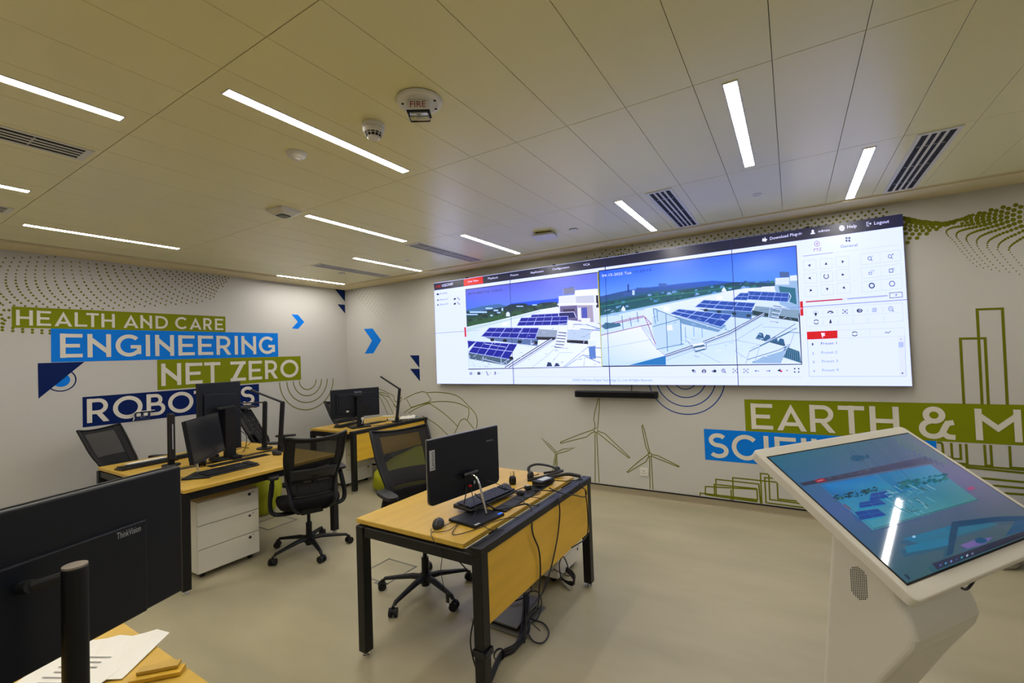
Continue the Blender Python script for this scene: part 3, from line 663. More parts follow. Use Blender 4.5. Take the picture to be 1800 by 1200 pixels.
for x_, y_, w2, h2 in [(380, 485, 150, 14), (520, 452, 60, 14), (590, 470, 40, 14), (660, 455, 14, 26), (790, 437, 60, 8), (930, 424, 40, 10), (350, 508, 100, 10), (560, 515, 22, 12), (620, 492, 30, 10)]: B.rect(x_, y_, x_+w2, y_+h2, (175, 215, 245))
B.poly([(354, 622), (700, 545), (1000, 470), (1150, 445), (1530, 600), (1542, 968), (368, 990)], [(215, 232, 232), (225, 240, 240), (235, 242, 240), (235, 240, 250), (228, 238, 252), (240, 248, 255), (215, 235, 250)])
B.poly([(355, 632), (700, 556), (1000, 480), (1000, 490), (700, 572), (357, 662)], (195, 222, 205))
B.poly([(356, 600), (560, 560), (760, 510), (760, 530), (560, 580), (356, 618)], (40, 90, 55))
B.poly([(700, 500), (716, 488), (732, 500), (734, 528), (700, 530)], (225, 240, 250)); B.poly([(665, 590), (710, 575), (712, 605), (668, 612)], (248, 252, 255))
B.poly([(1162, 352), (1300, 340), (1306, 300), (1504, 286), (1520, 450), (1530, 590), (1380, 575), (1285, 555), (1160, 505)], (228, 233, 245))
B.poly([(1172, 440), (1325, 432), (1330, 570), (1236, 560), (1175, 510)], (105, 98, 140)); B.poly([(1200, 468), (1300, 462), (1302, 500), (1206, 505)], (60, 45, 90))
B.poly([(1202, 284), (1298, 270), (1302, 328), (1206, 338)], (95, 100, 130))
for k in range(5): B.line([(1196, 292+k*11), (1304, 280+k*11)], 3, (170, 178, 205))
B.poly([(1306, 303), (1504, 290), (1506, 340), (1308, 352)], (248, 250, 255)); B.poly([(1312, 352), (1470, 345), (1472, 410), (1316, 415)], (200, 205, 205)); B.poly([(1328, 432), (1460, 432), (1470, 580), (1332, 575)], (170, 160, 175))
B.poly([(1362, 452), (1410, 450), (1414, 545), (1366, 548)], (72, 85, 175)); B.poly([(1490, 345), (1508, 345), (1514, 450), (1492, 455)], (25, 25, 40)); B.poly([(1328, 455), (1356, 453), (1360, 560), (1332, 560)], (235, 238, 245))
B.poly([(1150, 418), (1300, 412), (1500, 412), (1500, 428), (1300, 430), (1150, 432)], (242, 244, 250))
sp = (22, 32, 150)
def solar(P, q, nx, ny, lw=4, col=sp, lc=(190, 205, 245)):
    P.poly(q, col)
    def at(u, v_): a = Vector(q[0])*(1-u)+Vector(q[1])*u; b_ = Vector(q[3])*(1-u)+Vector(q[2])*u; return tuple(a*(1-v_)+b_*v_)
    for i in range(nx+1): P.line([at(i/nx, 0), at(i/nx, 1)], lw if i % 2 == 0 else lw*.35, lc)
    for j in range(ny+1): P.line([at(0, j/ny), at(1, j/ny)], lw, lc)
B.poly([(480, 700), (990, 650), (975, 790), (600, 745)], (90, 115, 160)); B.poly([(370, 840), (700, 900), (770, 900), (700, 960), (372, 900)], (75, 100, 120))
B.poly([(960, 640), (1150, 650), (1140, 730), (970, 725)], (150, 165, 180)); B.poly([(965, 708), (1135, 712), (1130, 738), (975, 735)], (40, 42, 60)); B.poly([(1240, 645), (1440, 650), (1440, 770), (1235, 745)], (190, 210, 215)); B.poly([(1235, 735), (1440, 745), (1440, 775), (1235, 760)], (30, 35, 50))
solar(B, [(925, 515), (1160, 502), (1160, 535), (915, 540)], 4, 1, 3); B.poly([(1165, 500), (1290, 492), (1312, 538), (1240, 545), (1165, 530)], (30, 36, 105)); B.line([(1165, 496), (1295, 490), (1318, 543)], 5, (225, 230, 245))
solar(B, [(832, 542), (1245, 528), (1235, 605), (794, 612)], 6, 2); solar(B, [(552, 628), (990, 630), (955, 728), (480, 706)], 6, 2, 4.5); solar(B, [(440, 748), (800, 773), (722, 905), (370, 845)], 5, 2, 5); solar(B, [(360, 742), (440, 748), (366, 812), (366, 780)], 1, 1, 4)
for x_, y_ in [(580, 735), (690, 742), (820, 752), (960, 760), (745, 895)]: B.circ(x_, y_, 20, 14, (25, 30, 45), 8)
for a_, b2 in [((500, 715), (510, 760)), ((600, 735), (602, 770)), ((920, 735), (925, 810)), ((500, 880), (492, 950)), ((655, 900), (662, 965)), ((490, 900), (720, 960)), ((800, 770), (930, 800)), ((380, 870), (372, 985)), ((400, 920), (425, 985)), ((730, 905), (670, 940)), ((510, 770), (700, 800))]: B.line([a_, b2], 5, (205, 220, 235))
for dx, c in ((0, (30, 40, 60)), (18, (225, 235, 245)), (34, (45, 55, 75)), (60, (170, 185, 205))): B.line([(690+dx, 978), (900+dx, 845), (1090+dx*.7, 725+dx*.1)], 7, c)
B.line([(930, 975), (1070, 870), (1120, 815)], 2.5, (140, 160, 150)); B.line([(1110, 925), (1170, 850), (1290, 845)], 2.5, (160, 180, 180))
for k in range(6): B.line([(1160-k*7, 662+k*26), (1232-k*5, 668+k*26)], 8, (225, 232, 242)); B.line([(1160-k*7, 670+k*26), (1232-k*5, 676+k*26)], 7, (60, 70, 90))
B.line([(1165, 600), (1160, 650), (1130, 790), (1205, 805), (1240, 665), (1240, 600)], 5, (215, 225, 235)); B.line([(1165, 600), (1240, 590)], 4, (215, 225, 235))
for P_ in [[(1195, 980), (1415, 800), (1535, 808)], [(1215, 978), (1370, 870), (1538, 890)], [(1380, 770), (1395, 700), (1480, 640), (1530, 640)], [(1290, 600), (1400, 600), (1530, 640)], [(1385, 965), (1395, 880), (1530, 940)], [(1350, 640), (1530, 655)]]: B.line(P_, 6, (95, 125, 160)); B.line([(a+2, b_-5) for a, b_ in P_], 4, (230, 240, 250))
B.poly([(1422, 740), (1482, 735), (1490, 900), (1435, 905)], (90, 130, 190)); B.circ(1452, 740, 34, 14, (235, 245, 250)); B.poly([(1420, 745), (1486, 742), (1486, 790), (1424, 795)], (225, 238, 248))
B.poly([(1055, 970), (1068, 930), (1095, 935), (1108, 968)], (40, 60, 100)); B.poly([(1122, 970), (1138, 938), (1160, 942), (1175, 966)], (45, 65, 105)); B.poly([(1360, 545), (1440, 545), (1440, 600), (1365, 600)], (235, 240, 250))
rk = random.Random(12)
for i in range(60):
    x_, y_ = rk.uniform(800, 1500), rk.uniform(610, 950); B.line([(x_, y_), (x_+rk.uniform(8, 40), y_+rk.uniform(-14, 10))], rk.uniform(2, 4), rk.choice([(150, 175, 205), (205, 215, 230), (100, 125, 160), (245, 248, 252)]))
for i in range(22):
    x_, y_ = rk.uniform(375, 720), rk.uniform(860, 980); B.line([(x_, y_), (x_+rk.uniform(6, 24), y_+rk.uniform(-24, 24))], 3, rk.choice([(220, 230, 240), (60, 80, 100), (130, 150, 170)]))
B.line([(1508, 140), (1545, 975)], 7, (190, 190, 30))
B.text('04-15-2025 Tue 11:23:15', 366, 340, 664, 305, 17, (16, 18, 50))
B.poly([(335, 626), (350, 625), (354, 708), (340, 710)], (215, 25, 35))
B.build('camera_picture', M['scr'], vw)
# right feed
D = Paint(f8, .0008)
D.poly([(8, 312), (1449, 128), (1490, 996), (34, 1012)], (12, 20, 26))
def skyc(a, b_):
    t_ = (34+18*a, 92+12*a, 222); h_ = (92-20*a, 150-8*a, 240); g2 = math.exp(-((a-.82)/.12)**2-((b_-.35)/.3)**2)*34
    m_ = max(0, 1-abs(a-.35)/.5)*16; return tuple(min(255, t_[i_]*(1-b_)+h_[i_]*b_+g2*(1.1, .8, .2)[i_]+m_) for i_ in range(3))
def skyp(a, b_):
    T_ = Vector((14+1429*a, 318-183*a)); B_ = Vector((20+1435*a, 500-110*a)); return tuple(T_*(1-b_)+B_*b_)
k0 = D.k
for i in range(20):
    for j in range(6): D.k = k0; D.poly([skyp(i/20, j/6), skyp((i+1)/20, j/6), skyp((i+1)/20, (j+1)/6), skyp(i/20, (j+1)/6)], [skyc(i/20, j/6), skyc((i+1)/20, j/6), skyc((i+1)/20, (j+1)/6), skyc(i/20, (j+1)/6)])
D.poly([(20, 500), (150, 470), (220, 455), (300, 440), (440, 425), (600, 405), (840, 385), (1000, 395), (1290, 385), (1290, 430), (900, 470), (500, 545), (25, 645)], [(40, 80, 150)]*3+[(60, 110, 190)]*3+[(30, 90, 190)]*3+[(10, 110, 100)]*4)
D.poly([(22, 545), (300, 495), (560, 460), (800, 425), (1000, 395), (1060, 400), (1290, 400), (1290, 440), (1060, 455), (850, 478), (500, 545), (24, 640)], [(14, 78, 100)]*4+[(16, 62, 100)]*3+[(20, 92, 108)]*5)
for i in range(90):
    x_ = random.uniform(30, 1280); y_ = 575-(x_-20)*.135+random.uniform(-40, 28); r_ = random.uniform(6, 22)
    D.poly([(x_-r_, y_+r_*.4), (x_-r_*.5, y_-r_*.4), (x_+r_*.4, y_-r_*.5), (x_+r_, y_+r_*.2), (x_, y_+r_*.5)], random.choice([(8, 70, 88), (24, 104, 104), (20, 78, 130), (70, 140, 185), (36, 118, 116), (120, 165, 205)]))
D.line([(24, 575), (400, 505), (700, 470), (1000, 430)], 6, (44, 130, 112)); D.rect(220, 412, 231, 470, (30, 60, 130)); D.rect(285, 436, 366, 470, (45, 85, 160)); D.rect(446, 405, 505, 430, (50, 100, 175)); D.rect(255, 455, 272, 490, (190, 215, 240)); D.rect(190, 468, 250, 495, (50, 90, 160))
D.poly([(24, 648), (500, 548), (900, 470), (1080, 440), (1290, 430), (1460, 560), (1484, 990), (34, 1004)], [(200, 228, 240), (225, 238, 252), (235, 242, 252), (228, 238, 250), (220, 232, 248), (205, 228, 245), (225, 240, 252), (195, 225, 248)])
D.poly([(24, 640), (520, 540), (900, 468), (900, 476), (520, 552), (26, 656)], (150, 195, 215)); D.poly([(176, 590), (190, 568), (205, 590), (206, 606), (176, 606)], (230, 242, 250)); D.poly([(905, 455), (921, 432), (938, 455), (938, 465), (905, 465)], (235, 245, 252)); D.circ(888, 510, 24, 16, (248, 250, 255)); D.circ(505, 590, 24, 20, (240, 246, 252))
D.poly([(1295, 365), (1400, 362), (1452, 345), (1470, 620), (1330, 560), (1290, 440)], (150, 185, 205)); D.poly([(1325, 320), (1395, 322), (1396, 360), (1327, 362)], (60, 95, 150)); D.poly([(1400, 350), (1450, 345), (1455, 385), (1402, 388)], (225, 235, 245)); D.poly([(1295, 368), (1395, 362), (1396, 415), (1296, 415)], (215, 228, 240)); D.poly([(1318, 425), (1440, 440), (1450, 560), (1400, 540), (1330, 475)], (35, 110, 135)); D.poly([(1195, 430), (1290, 425), (1290, 460), (1200, 462)], (228, 236, 248)); D.poly([(1065, 450), (1120, 440), (1150, 455), (1075, 475)], (235, 240, 250))
D.poly([(1150, 570), (1470, 600), (1460, 680), (1120, 640)], (130, 160, 175)); D.poly([(1125, 600), (1250, 625), (1245, 650), (1130, 635)], (30, 60, 75)); D.poly([(1320, 640), (1460, 660), (1465, 685), (1320, 660)], (40, 65, 75))
D.poly([(560, 640), (900, 700), (940, 710), (880, 760), (620, 700)], (110, 155, 185)); D.poly([(730, 590), (1130, 610), (1120, 665), (900, 640)], (70, 115, 165))
sb = (28, 75, 165); lc = (165, 195, 235)
solar(D, [(1100, 462), (1395, 475), (1385, 540), (1060, 520)], 6, 2, 3, sb, lc); solar(D, [(1040, 475), (1105, 475), (1090, 528), (985, 525)], 2, 2, 3, sb, lc); solar(D, [(775, 526), (1150, 548), (1118, 612), (710, 577)], 6, 2, 4, sb, lc); solar(D, [(595, 592), (985, 634), (900, 722), (530, 625)], 6, 2, 4.5, sb, lc)
D.line([(1395, 475), (1408, 500), (1390, 545)], 5, (210, 225, 240)); D.line([(530, 628), (900, 742)], 5, (225, 235, 248))
for x_, y_ in [(790, 600), (885, 612), (995, 625), (1100, 640)]: D.circ(x_, y_, 18, 11, (25, 55, 75), 8)
for a_, b2 in [((700, 690), (705, 790)), ((760, 710), (765, 800)), ((850, 730), (850, 755)), ((930, 720), (935, 745)), ((610, 690), (615, 850)), ((640, 720), (645, 830))]: D.line([a_, b2], 5, (120, 165, 200))
for dx, c in ((0, (60, 85, 105)), (12, (225, 236, 248)), (24, (55, 80, 100)), (40, (175, 195, 215))): D.line([(495, 925+dx*.5), (700, 855+dx*.6), (960, 755+dx*.7), (1215, 618+dx*.4)], 6, c)
D.poly([(35, 780), (318, 712), (500, 935), (35, 1004)], [(225, 238, 252), (238, 244, 252), (230, 240, 252), (190, 222, 248)]); D.poly([(318, 712), (345, 705), (430, 850), (500, 935)], (205, 222, 240)); D.line([(36, 880), (395, 812)], 2.5, (150, 190, 225)); D.line([(318, 716), (410, 850), (500, 935)], 2.5, (60, 80, 160))
D.poly([(230, 1000), (498, 930), (500, 998)], (30, 120, 180)); D.poly([(405, 585), (440, 590), (440, 660), (412, 690)], (160, 200, 220)); D.poly([(412, 590), (600, 660), (610, 855), (430, 880), (402, 720)], (190, 218, 228)); D.poly([(500, 712), (545, 705), (552, 745), (502, 750)], (235, 242, 248))
for P_ in [[(410, 588), (605, 665), (612, 855)], [(408, 588), (425, 700)], [(435, 595), (440, 680)], [(500, 625), (512, 900)], [(405, 720), (600, 665)], [(430, 885), (630, 845)], [(180, 640), (190, 740)], [(290, 610), (300, 690)], [(240, 655), (250, 718)]]: D.line(P_, 5, (70, 130, 160))
for P_ in [[(28, 722), (345, 648), (395, 700)], [(30, 782), (320, 715), (398, 700)], [(345, 648), (370, 705), (425, 850)], [(28, 712), (340, 640)]]: D.line(P_, 4.5, (150, 30, 80))
D.poly([(34, 720), (60, 690), (165, 695), (175, 715), (60, 740)], (60, 110, 140)); D.poly([(650, 820), (740, 800), (790, 850), (680, 850)], (200, 222, 240))
for k in range(4): D.poly([(692+k*5, 850+k*16), (770+k*4, 835+k*14), (785+k*2, 850+k*12), (700+k*5, 862+k*15)], (240, 246, 252) if k % 2 == 0 else (70, 105, 130))
D.line([(650, 815), (720, 905), (795, 880), (790, 830)], 4, (90, 130, 160))
for k in range(5): D.line([(1280-k*5, 560+k*28), (1340-k*6, 570+k*28)], 6, (220, 230, 242)); D.line([(1280-k*5, 568+k*28), (1340-k*6, 578+k*28)], 6, (70, 110, 130))
D.line([(1262, 560), (1240, 670), (1300, 690), (1345, 580)], 4, (205, 222, 236))
for P_ in [[(500, 965), (760, 870), (1010, 818), (1200, 700)], [(700, 880), (900, 985)], [(1010, 818), (1180, 850), (1130, 870)], [(1000, 895), (1100, 960)], [(1200, 720), (1450, 735)]]: D.line(P_, 2.5, (130, 160, 175))
for k in range(4): D.poly([(1155+k*50, 800+k*14), (1180+k*50, 762+k*14), (1205+k*50, 768+k*14), (1215+k*50, 808+k*14)], (45, 95, 135))
D.poly([(1155, 800), (1370, 850), (1360, 862), (1150, 806)], (50, 90, 115)); D.poly([(1360, 860), (1470, 900), (1484, 985), (1350, 940)], (35, 90, 120))
for k in range(9): D.line([(1365+k*13, 868+k*4), (1345+k*16, 950+k*4)], 3, (120, 165, 190))
for P_ in [[(1080, 985), (1105, 900), (1400, 760), (1470, 765)], [(1150, 960), (1180, 860), (1440, 700)], [(1090, 960), (1320, 890), (1400, 850), (1430, 770)], [(1130, 975), (1300, 930), (1400, 860)], [(1330, 985), (1390, 860)], [(1180, 860), (1450, 730)]]: D.line(P_, 5, (85, 125, 150)); D.line([(a, b_-5) for a, b_ in P_], 3.5, (215, 232, 245))
D.poly([(1120, 985), (1200, 940), (1370, 890), (1330, 985)], (150, 185, 205))
rk = random.Random(11)
for i in range(60):
    x_, y_ = rk.uniform(520, 1400), rk.uniform(650, 960); D.line([(x_, y_), (x_+rk.uniform(8, 40), y_+rk.uniform(-10, 14))], rk.uniform(1.5, 3.5), rk.choice([(150, 185, 210), (205, 222, 238), (110, 150, 180), (240, 246, 252)]))
for i in range(26):
    x_, y_ = rk.uniform(40, 480), rk.uniform(590, 700); D.line([(x_, y_), (x_+rk.uniform(10, 50), y_-rk.uniform(2, 12))], 3, rk.choice([(120, 165, 195), (205, 225, 240)]))
D.text('04-15-2025 Tue', 37, 360, 250, 337, 20, (235, 242, 250)); D.text('11:23:15', 268, 332, 394, 316, 19, (12, 16, 60))
D.poly([(1473, 538), (1494, 535), (1499, 640), (1477, 641)], (210, 20, 30)); D.line([(1480, 582), (1487, 588), (1481, 594)], 3, wt)
D.build('camera_picture', M['scr'], vw)
# footers and icons
ic = (30, 40, 62)
for x_, kx in [(390, 0), (460, 1), (533, 2), (603, 3)]:
    if kx == 0:
        for i in range(3):
            for j in range(3): T7.rect(x_-11+i*8, 1020+j*8, x_-5+i*8, 1026+j*8, ic)
    elif kx == 1: T7.rect(x_-13, 1018, x_+13, 1042, ic); T7.rect(x_-8, 1022, x_+8, 1038, (120, 130, 150)); T7.rect(x_-5, 1026, x_+5, 1034, ic)
    elif kx == 2: T7.line([(x_-12, 1018), (x_-2, 1018), (x_-2, 1030)], 5, ic); T7.line([(x_+2, 1030), (x_+2, 1042), (x_+14, 1042)], 5, ic)
    else: T7.rect(x_-4, 1014, x_+4, 1032, ic); T7.line([(x_-9, 1026), (x_-6, 1037), (x_+6, 1037), (x_+9, 1026)], 3, ic); T7.line([(x_, 1036), (x_, 1044)], 3, ic)
    T7.poly([(x_+24, 1027), (x_+32, 1027), (x_+28, 1033)], ic)
T1 = Paint(f1, .0016)
T1.text('©2022 Hikvision Digital Technology Co., Ltd. All Rights Reserved.', 1007, 669.5, 1147, 669.8, 4.2, (105, 150, 225)); T1.line([(900, 662), (1100, 662.5), (1410, 662.5)], .35, (185, 200, 230))
def icon8(k, x, y, c=ic):
    q = T8
    if k == 0: q.rect(x-14, y-12, x+3, y+4, c); q.rect(x-6, y-5, x+12, y+10, c); q.rect(x-3, y-2, x+9, y+7, (200, 210, 230))
    if k == 1: q.rect(x-15, y-8, x+15, y+12, c); q.circ(x, y+2, 8, 8, (225, 235, 255)); q.circ(x, y+2, 4, 4, c); q.rect(x-6, y-13, x+6, y-8, c)
    if k == 2: q.rect(x-6, y-8, x+15, y+10, c); q.poly([(x-18, y+2), (x-8, y-6), (x-8, y+10)], c); q.rect(x-2, y-13, x+8, y-10, c)
    if k == 3: q.ring(x-3, y-2, 12, 12, 4, c); q.line([(x+6, y+7), (x+16, y+15)], 5, c); q.rect(x-9, y-4, x+3, y-1, c); q.rect(x-4, y-9, x-1, y+4, c)
    if k in (4, 5, 8):
        for sx_ in (-1, 1):
            for sy_ in (-1, 1): q.line([(x+sx_*8, y+sy_*13), (x+sx_*16, y+sy_*13), (x+sx_*16, y+sy_*6)], 4 if k < 8 else 7, c)
        if k < 8: q.ring(x, y, 5, 5, 3, c)
    if k == 6: q.line([(x-14, y), (x+15, y)], 4, (40, 90, 150)); q.poly([(x-17, y), (x-7, y-8), (x-7, y+8)], (40, 90, 150))
    if k == 7: q.line([(x-14, y), (x+15, y)], 4, (40, 90, 150)); q.poly([(x+17, y), (x+7, y-8), (x+7, y+8)], (40, 90, 150))
    if k == 9: q.poly([(x-16, y-5), (x-8, y-5), (x+4, y-14), (x+4, y+12), (x-8, y+4), (x-16, y+4)], c); q.circ(x+10, y+5, 8, 8, (210, 70, 100))
for k, x_, y_ in [(0, 703, 1043), (1, 776, 1042), (2, 850, 1042), (3, 920, 1041), (4, 1003, 1041), (5, 1081, 1041), (6, 1161, 1041), (7, 1243, 1041), (9, 1328, 1038), (8, 1450, 1037)]: icon8(k, x_, y_)
T8.poly([(1373, 1035), (1387, 1035), (1380, 1044)], ic)
# control panel
K9 = Paint(f9, .0008); gl = (195, 210, 238); bt = (60, 85, 130)
T9.ring(204, 248, 16, 16, 3, (150, 30, 80)); T9.rect(196, 247, 212, 250, (150, 30, 80)); T9.rect(203, 239, 206, 257, (150, 30, 80)); T9.text('PTZ', 183, 297, 233, 292, 19, (150, 60, 110)); T9.text('General', 354, 275, 462, 264, 19, (70, 100, 150))
for i in range(2):
    for j in range(2): T9.rect(386+i*18, 206+j*17, 399+i*18, 218+j*17, (40, 60, 95))
K9.line([(115, 328), (306, 305)], 3, (125, 120, 170)); K9.line([(306, 305), (728, 254)], 1.5, gl)
cells = [[(118, 356), (198, 350), (200, 414), (122, 420)], [(222, 346), (298, 340), (302, 404), (226, 410)], [(323, 334), (406, 326), (410, 392), (327, 400)]]
arrows = [[(157, 386, -45), (262, 376, -90), (367, 362, -135)], [(157, 468, 180), (263, 457, None), (369, 446, 0)], [(163, 547, 135), (269, 538, 90), (377, 530, 45)]]
for r_ in range(3):
    for c_ in range(3):
        K9.line([(x+r_*4, y+r_*84) for x, y in cells[c_]], 1.8, gl, True); x, y, a = arrows[r_][c_]
        if a is None: T9.ring(x, y, 15, 14, 5, (25, 35, 60), -60, 240)
        else:
            ca, sa = math.cos(math.radians(a)), math.sin(math.radians(a)); T9.poly([(x+11*ca, y+11*sa), (x-7*ca-9*sa, y-7*sa+9*ca), (x-7*ca+9*sa, y-7*sa-9*ca)], (25, 35, 60))
for k in range(3):
    K9.line([(481+k*4, 316+k*88), (735+k*5, 288+k*88), (740+k*5, 356+k*88), (486+k*4, 384+k*88)], 1.8, gl, True); K9.line([(606+k*4, 304+k*88), (609+k*4, 366+k*88)], 1.2, gl)
T9.ring(541, 342, 11, 11, 4, bt); T9.line([(549, 350), (558, 358)], 4, bt); T9.ring(670, 329, 11, 11, 4, bt); T9.line([(678, 337), (688, 345)], 4, bt); T9.line([(682, 316), (694, 316)], 3, bt); T9.line([(688, 310), (688, 322)], 3, bt); T9.line([(552, 328), (560, 327)], 3, bt)
T9.line([(535, 432), (553, 430), (554, 443), (537, 445)], 3, bt, True); T9.line([(545, 421), (566, 418), (568, 432)], 3, (150, 165, 195)); T9.line([(665, 412), (688, 409), (690, 430), (667, 432)], 4, bt, True); T9.line([(680, 405), (697, 404), (698, 420)], 2.5, (150, 165, 195))
T9.ring(554, 516, 16, 15, 8, bt); T9.ring(684, 504, 17, 16, 5, bt)
K9.line([(132, 620), (380, 602)], 8, (200, 25, 40)); K9.line([(380, 602), (655, 580)], 8, (165, 175, 205)); K9.circ(382, 600, 16, 16, (225, 232, 250)); K9.line([(668, 563), (748, 557), (750, 589), (670, 595)], 3.5, (35, 45, 80), True); T9.text('4', 702, 583, 716, 582, 16, (35, 45, 80))
K9.line([(134, 664), (750, 626), (755, 742), (139, 778)], 1.8, gl, True); K9.line([(150, 722), (730, 688)], 1.4, gl)
for x_ in (240, 335, 430, 527, 627): K9.line([(x_, 677-(x_-240)*.055), (x_+1, 704-(x_-240)*.055)], 1.6, (170, 190, 215)); K9.line([(x_+4, 738-(x_-240)*.055), (x_+5, 764-(x_-240)*.055)], 1.6, (170, 190, 215))
T9.circ(196, 697, 8, 9, ic); T9.rect(192, 702, 200, 710, ic)
for a in range(0, 181, 30): T9.line([(196+13*math.cos(math.radians(-a)), 695+13*math.sin(math.radians(-a))), (196+18*math.cos(math.radians(-a)), 695+18*math.sin(math.radians(-a)))], 2.5, ic)
T9.ring(290, 695, 17, 15, 7, ic, 190, 350); T9.line([(290, 695), (302, 684)], 4, ic); T9.ring(383, 682, 5, 5, 4, ic)
for sx_ in (-1, 1):
    for sy_ in (-1, 1): T9.line([(383+sx_*7, 682+sy_*12), (383+sx_*15, 682+sy_*12), (383+sx_*15, 682+sy_*5)], 3.5, ic)
T9.circ(476, 676, 19, 13, ic); T9.circ(478, 675, 9, 9, (200, 210, 235)); T9.circ(478, 675, 5, 5, ic)
for k in range(4): T9.line([(556, 662+k*7), (586, 660+k*7)], 2.5, bt)
T9.ring(675, 664, 14, 14, 3, bt); T9.line([(685, 674), (696, 682)], 4, bt); T9.text('3D', 667, 669, 684, 667, 10, bt)
T9.ring(199, 748, 15, 13, 5, ic, 20, 160); T9.ring(199, 748, 15, 13, 5, ic, 200, 340); T9.poly([(282, 757), (286, 738), (290, 730), (294, 738), (299, 756)], ic)
K9.poly([(139, 811), (335, 802), (336, 852), (141, 861)], (215, 10, 25)); K9.line([(335, 802), (762, 785), (764, 838), (336, 852)], 1.8, gl, True); K9.line([(543, 795), (545, 845)], 1.6, gl)
T9.poly([(229, 818), (258, 820), (250, 828), (258, 836), (240, 838), (244, 848), (238, 848)], wt); T9.ring(445, 824, 17, 13, 5, ic, 20, 160); T9.ring(445, 824, 17, 13, 5, ic, 200, 340); T9.line([(637, 820), (648, 812), (658, 820), (676, 806)], 3.5, ic)
K9.line([(143, 861), (155, 1096), (775, 1095), (764, 838)], 2.5, (165, 185, 225)); K9.poly([(723, 845), (762, 843), (772, 1092), (732, 1092)], (222, 230, 246)); K9.poly([(724, 878), (756, 876), (758, 909), (726, 911)], (180, 195, 222)); T9.poly([(732, 862), (746, 861), (739, 854)], (150, 165, 200)); T9.poly([(742, 1072), (758, 1072), (750, 1082)], ic)
for k, (yy, c) in enumerate([(894, (50, 70, 110)), (952, (120, 150, 200)), (1008, (120, 150, 200)), (1065, (120, 150, 200))]):
    T9.text(str(k+1), 171+k*3, yy+4, 181+k*3, yy+4, 16, (60, 85, 125)); T9.text('Preset '+str(k+1), 229+k*3, yy, 330+k*4, yy-4, 17, c)
K9.build('control_panel', M['scr'], vw)
for P in (T7, T8, T9, T1): P.build('lettering', M['scr'], vw)
# seams between the tiles
S_ = Paint(lambda a, b_, k: vl((a, VY-k, b_)), .014)
for x_ in sx[1:-1]: S_.poly([(x_-.0028, VZ0), (x_+.0028, VZ0), (x_+.0028, VZ1), (x_-.0028, VZ1)], (28, 40, 90))
S_.poly([(VX0, sz[1]-.0015), (3.331-.5, sz[1]-.0015), (3.331-.5, sz[1]+.0015), (VX0, sz[1]+.0015)][:4] , (120, 140, 200)); S_.poly([(6.13, sz[1]-.0018), (VX1, sz[1]-.0018), (VX1, sz[1]+.0018), (6.13, sz[1]+.0018)], (100, 120, 185))
S_.build('panel_seam', M['scr'], vw)
# small mounting tabs on the top edge
tb = MB()
for x_ in (2.62, 3.95, 4.62+.35, 6.55): tb.box((x_-4.6, -.05, VZ1-VZ0+.008), (.03, .03, .016))
obj('mounting_tab', tb, M['dark'], vw)
# sound bar
sb_ = thing('sound_bar', 'long black sound bar mounted under the video wall', 'sound bar', (4.655, 0, 1.135))
obj('body', MB().box((0, -.075, 0), (.955, .08, .075)), M['plas'], sb_, .014, seg=3); obj('front_grille', MB().box((0, -.1155, -.002), (.90, .003, .05)), M['fabric'], sb_)
obj('wall_bracket', MB().box((-.25, -.018, 0), (.08, .036, .04)).box((.25, -.018, 0), (.08, .036, .04)), M['black'], sb_); obj('button_row', MB().box((.36, -.075, .0385), (.16, .012, .002)), M['steel'], sb_)
tag(obj('sound_bar_cable', MB().tube([(4.83, -.02, 1.26), (4.832, -.015, 1.2), (4.83, -.03, 1.165)], .0035, 6), M['cable']), 'short black cable hanging from the video wall to the sound bar', 'cable')
# wall sockets
def socket(name, wall, u, zc, wd, n, label, m=M['whitep']):
    t = thing(name, label, 'socket', (0, u, zc) if wall == 'L' else (u, 0, zc), -PI/2 if wall == 'L' else PI)
    # local: +Y points to the room for wall back (rotated pi): use x across, y out
    obj('face_plate', MB().box((0, .006, 0), (wd, .012, .09)), m, t, .003)
    sl = MB(); sw = MB()
    for i in range(n):
        cx = (i-(n-1)/2)*wd*.48
        sl.box((cx, .0125, .012), (.006, .002, .012)).box((cx-.012, .0125, -.014), (.01, .002, .005)).box((cx+.012, .0125, -.014), (.01, .002, .005)); sw.box((cx+.028, .0135, .03), (.012, .004, .018))
    obj('pin_holes', sl, M['dark'], t); obj('switch', sw, m, t); return t
a, b_ = WR(1132.5, 829); socket('wall_socket', 'B', a, b_, .088, 1, 'single white wall socket beside the small wind turbine drawing')
a, b_ = WL(250, 731); t = socket('wall_socket', 'L', a, b_, .15, 2, 'navy double wall socket on the ROBOTICS banner with plugs in', mat('navy_plastic', (.004, .02, .12), .35))
for dx_ in (.045, -.02): obj('plug', MB().box((dx_, .03, .02), (.035, .035, .035)), M['whitep'], t, .004)
obj('shelf_clip', MB().box((-.02, .03, .058), (.17, .04, .006)).tube([(.07, .03, .055), (.10, .035, .03), (.085, .03, -.01), (.095, .03, -.04)], .006, 6), M['whitep'], t)
for p, q in ((.045, 0),): obj('pin_marks', MB().box((-.012, .014, -.012), (.008, .003, .008)).box((.0, .014, .006), (.008, .003, .008)).box((.012, .014, -.012), (.008, .003, .008)), M['whitep'], t)
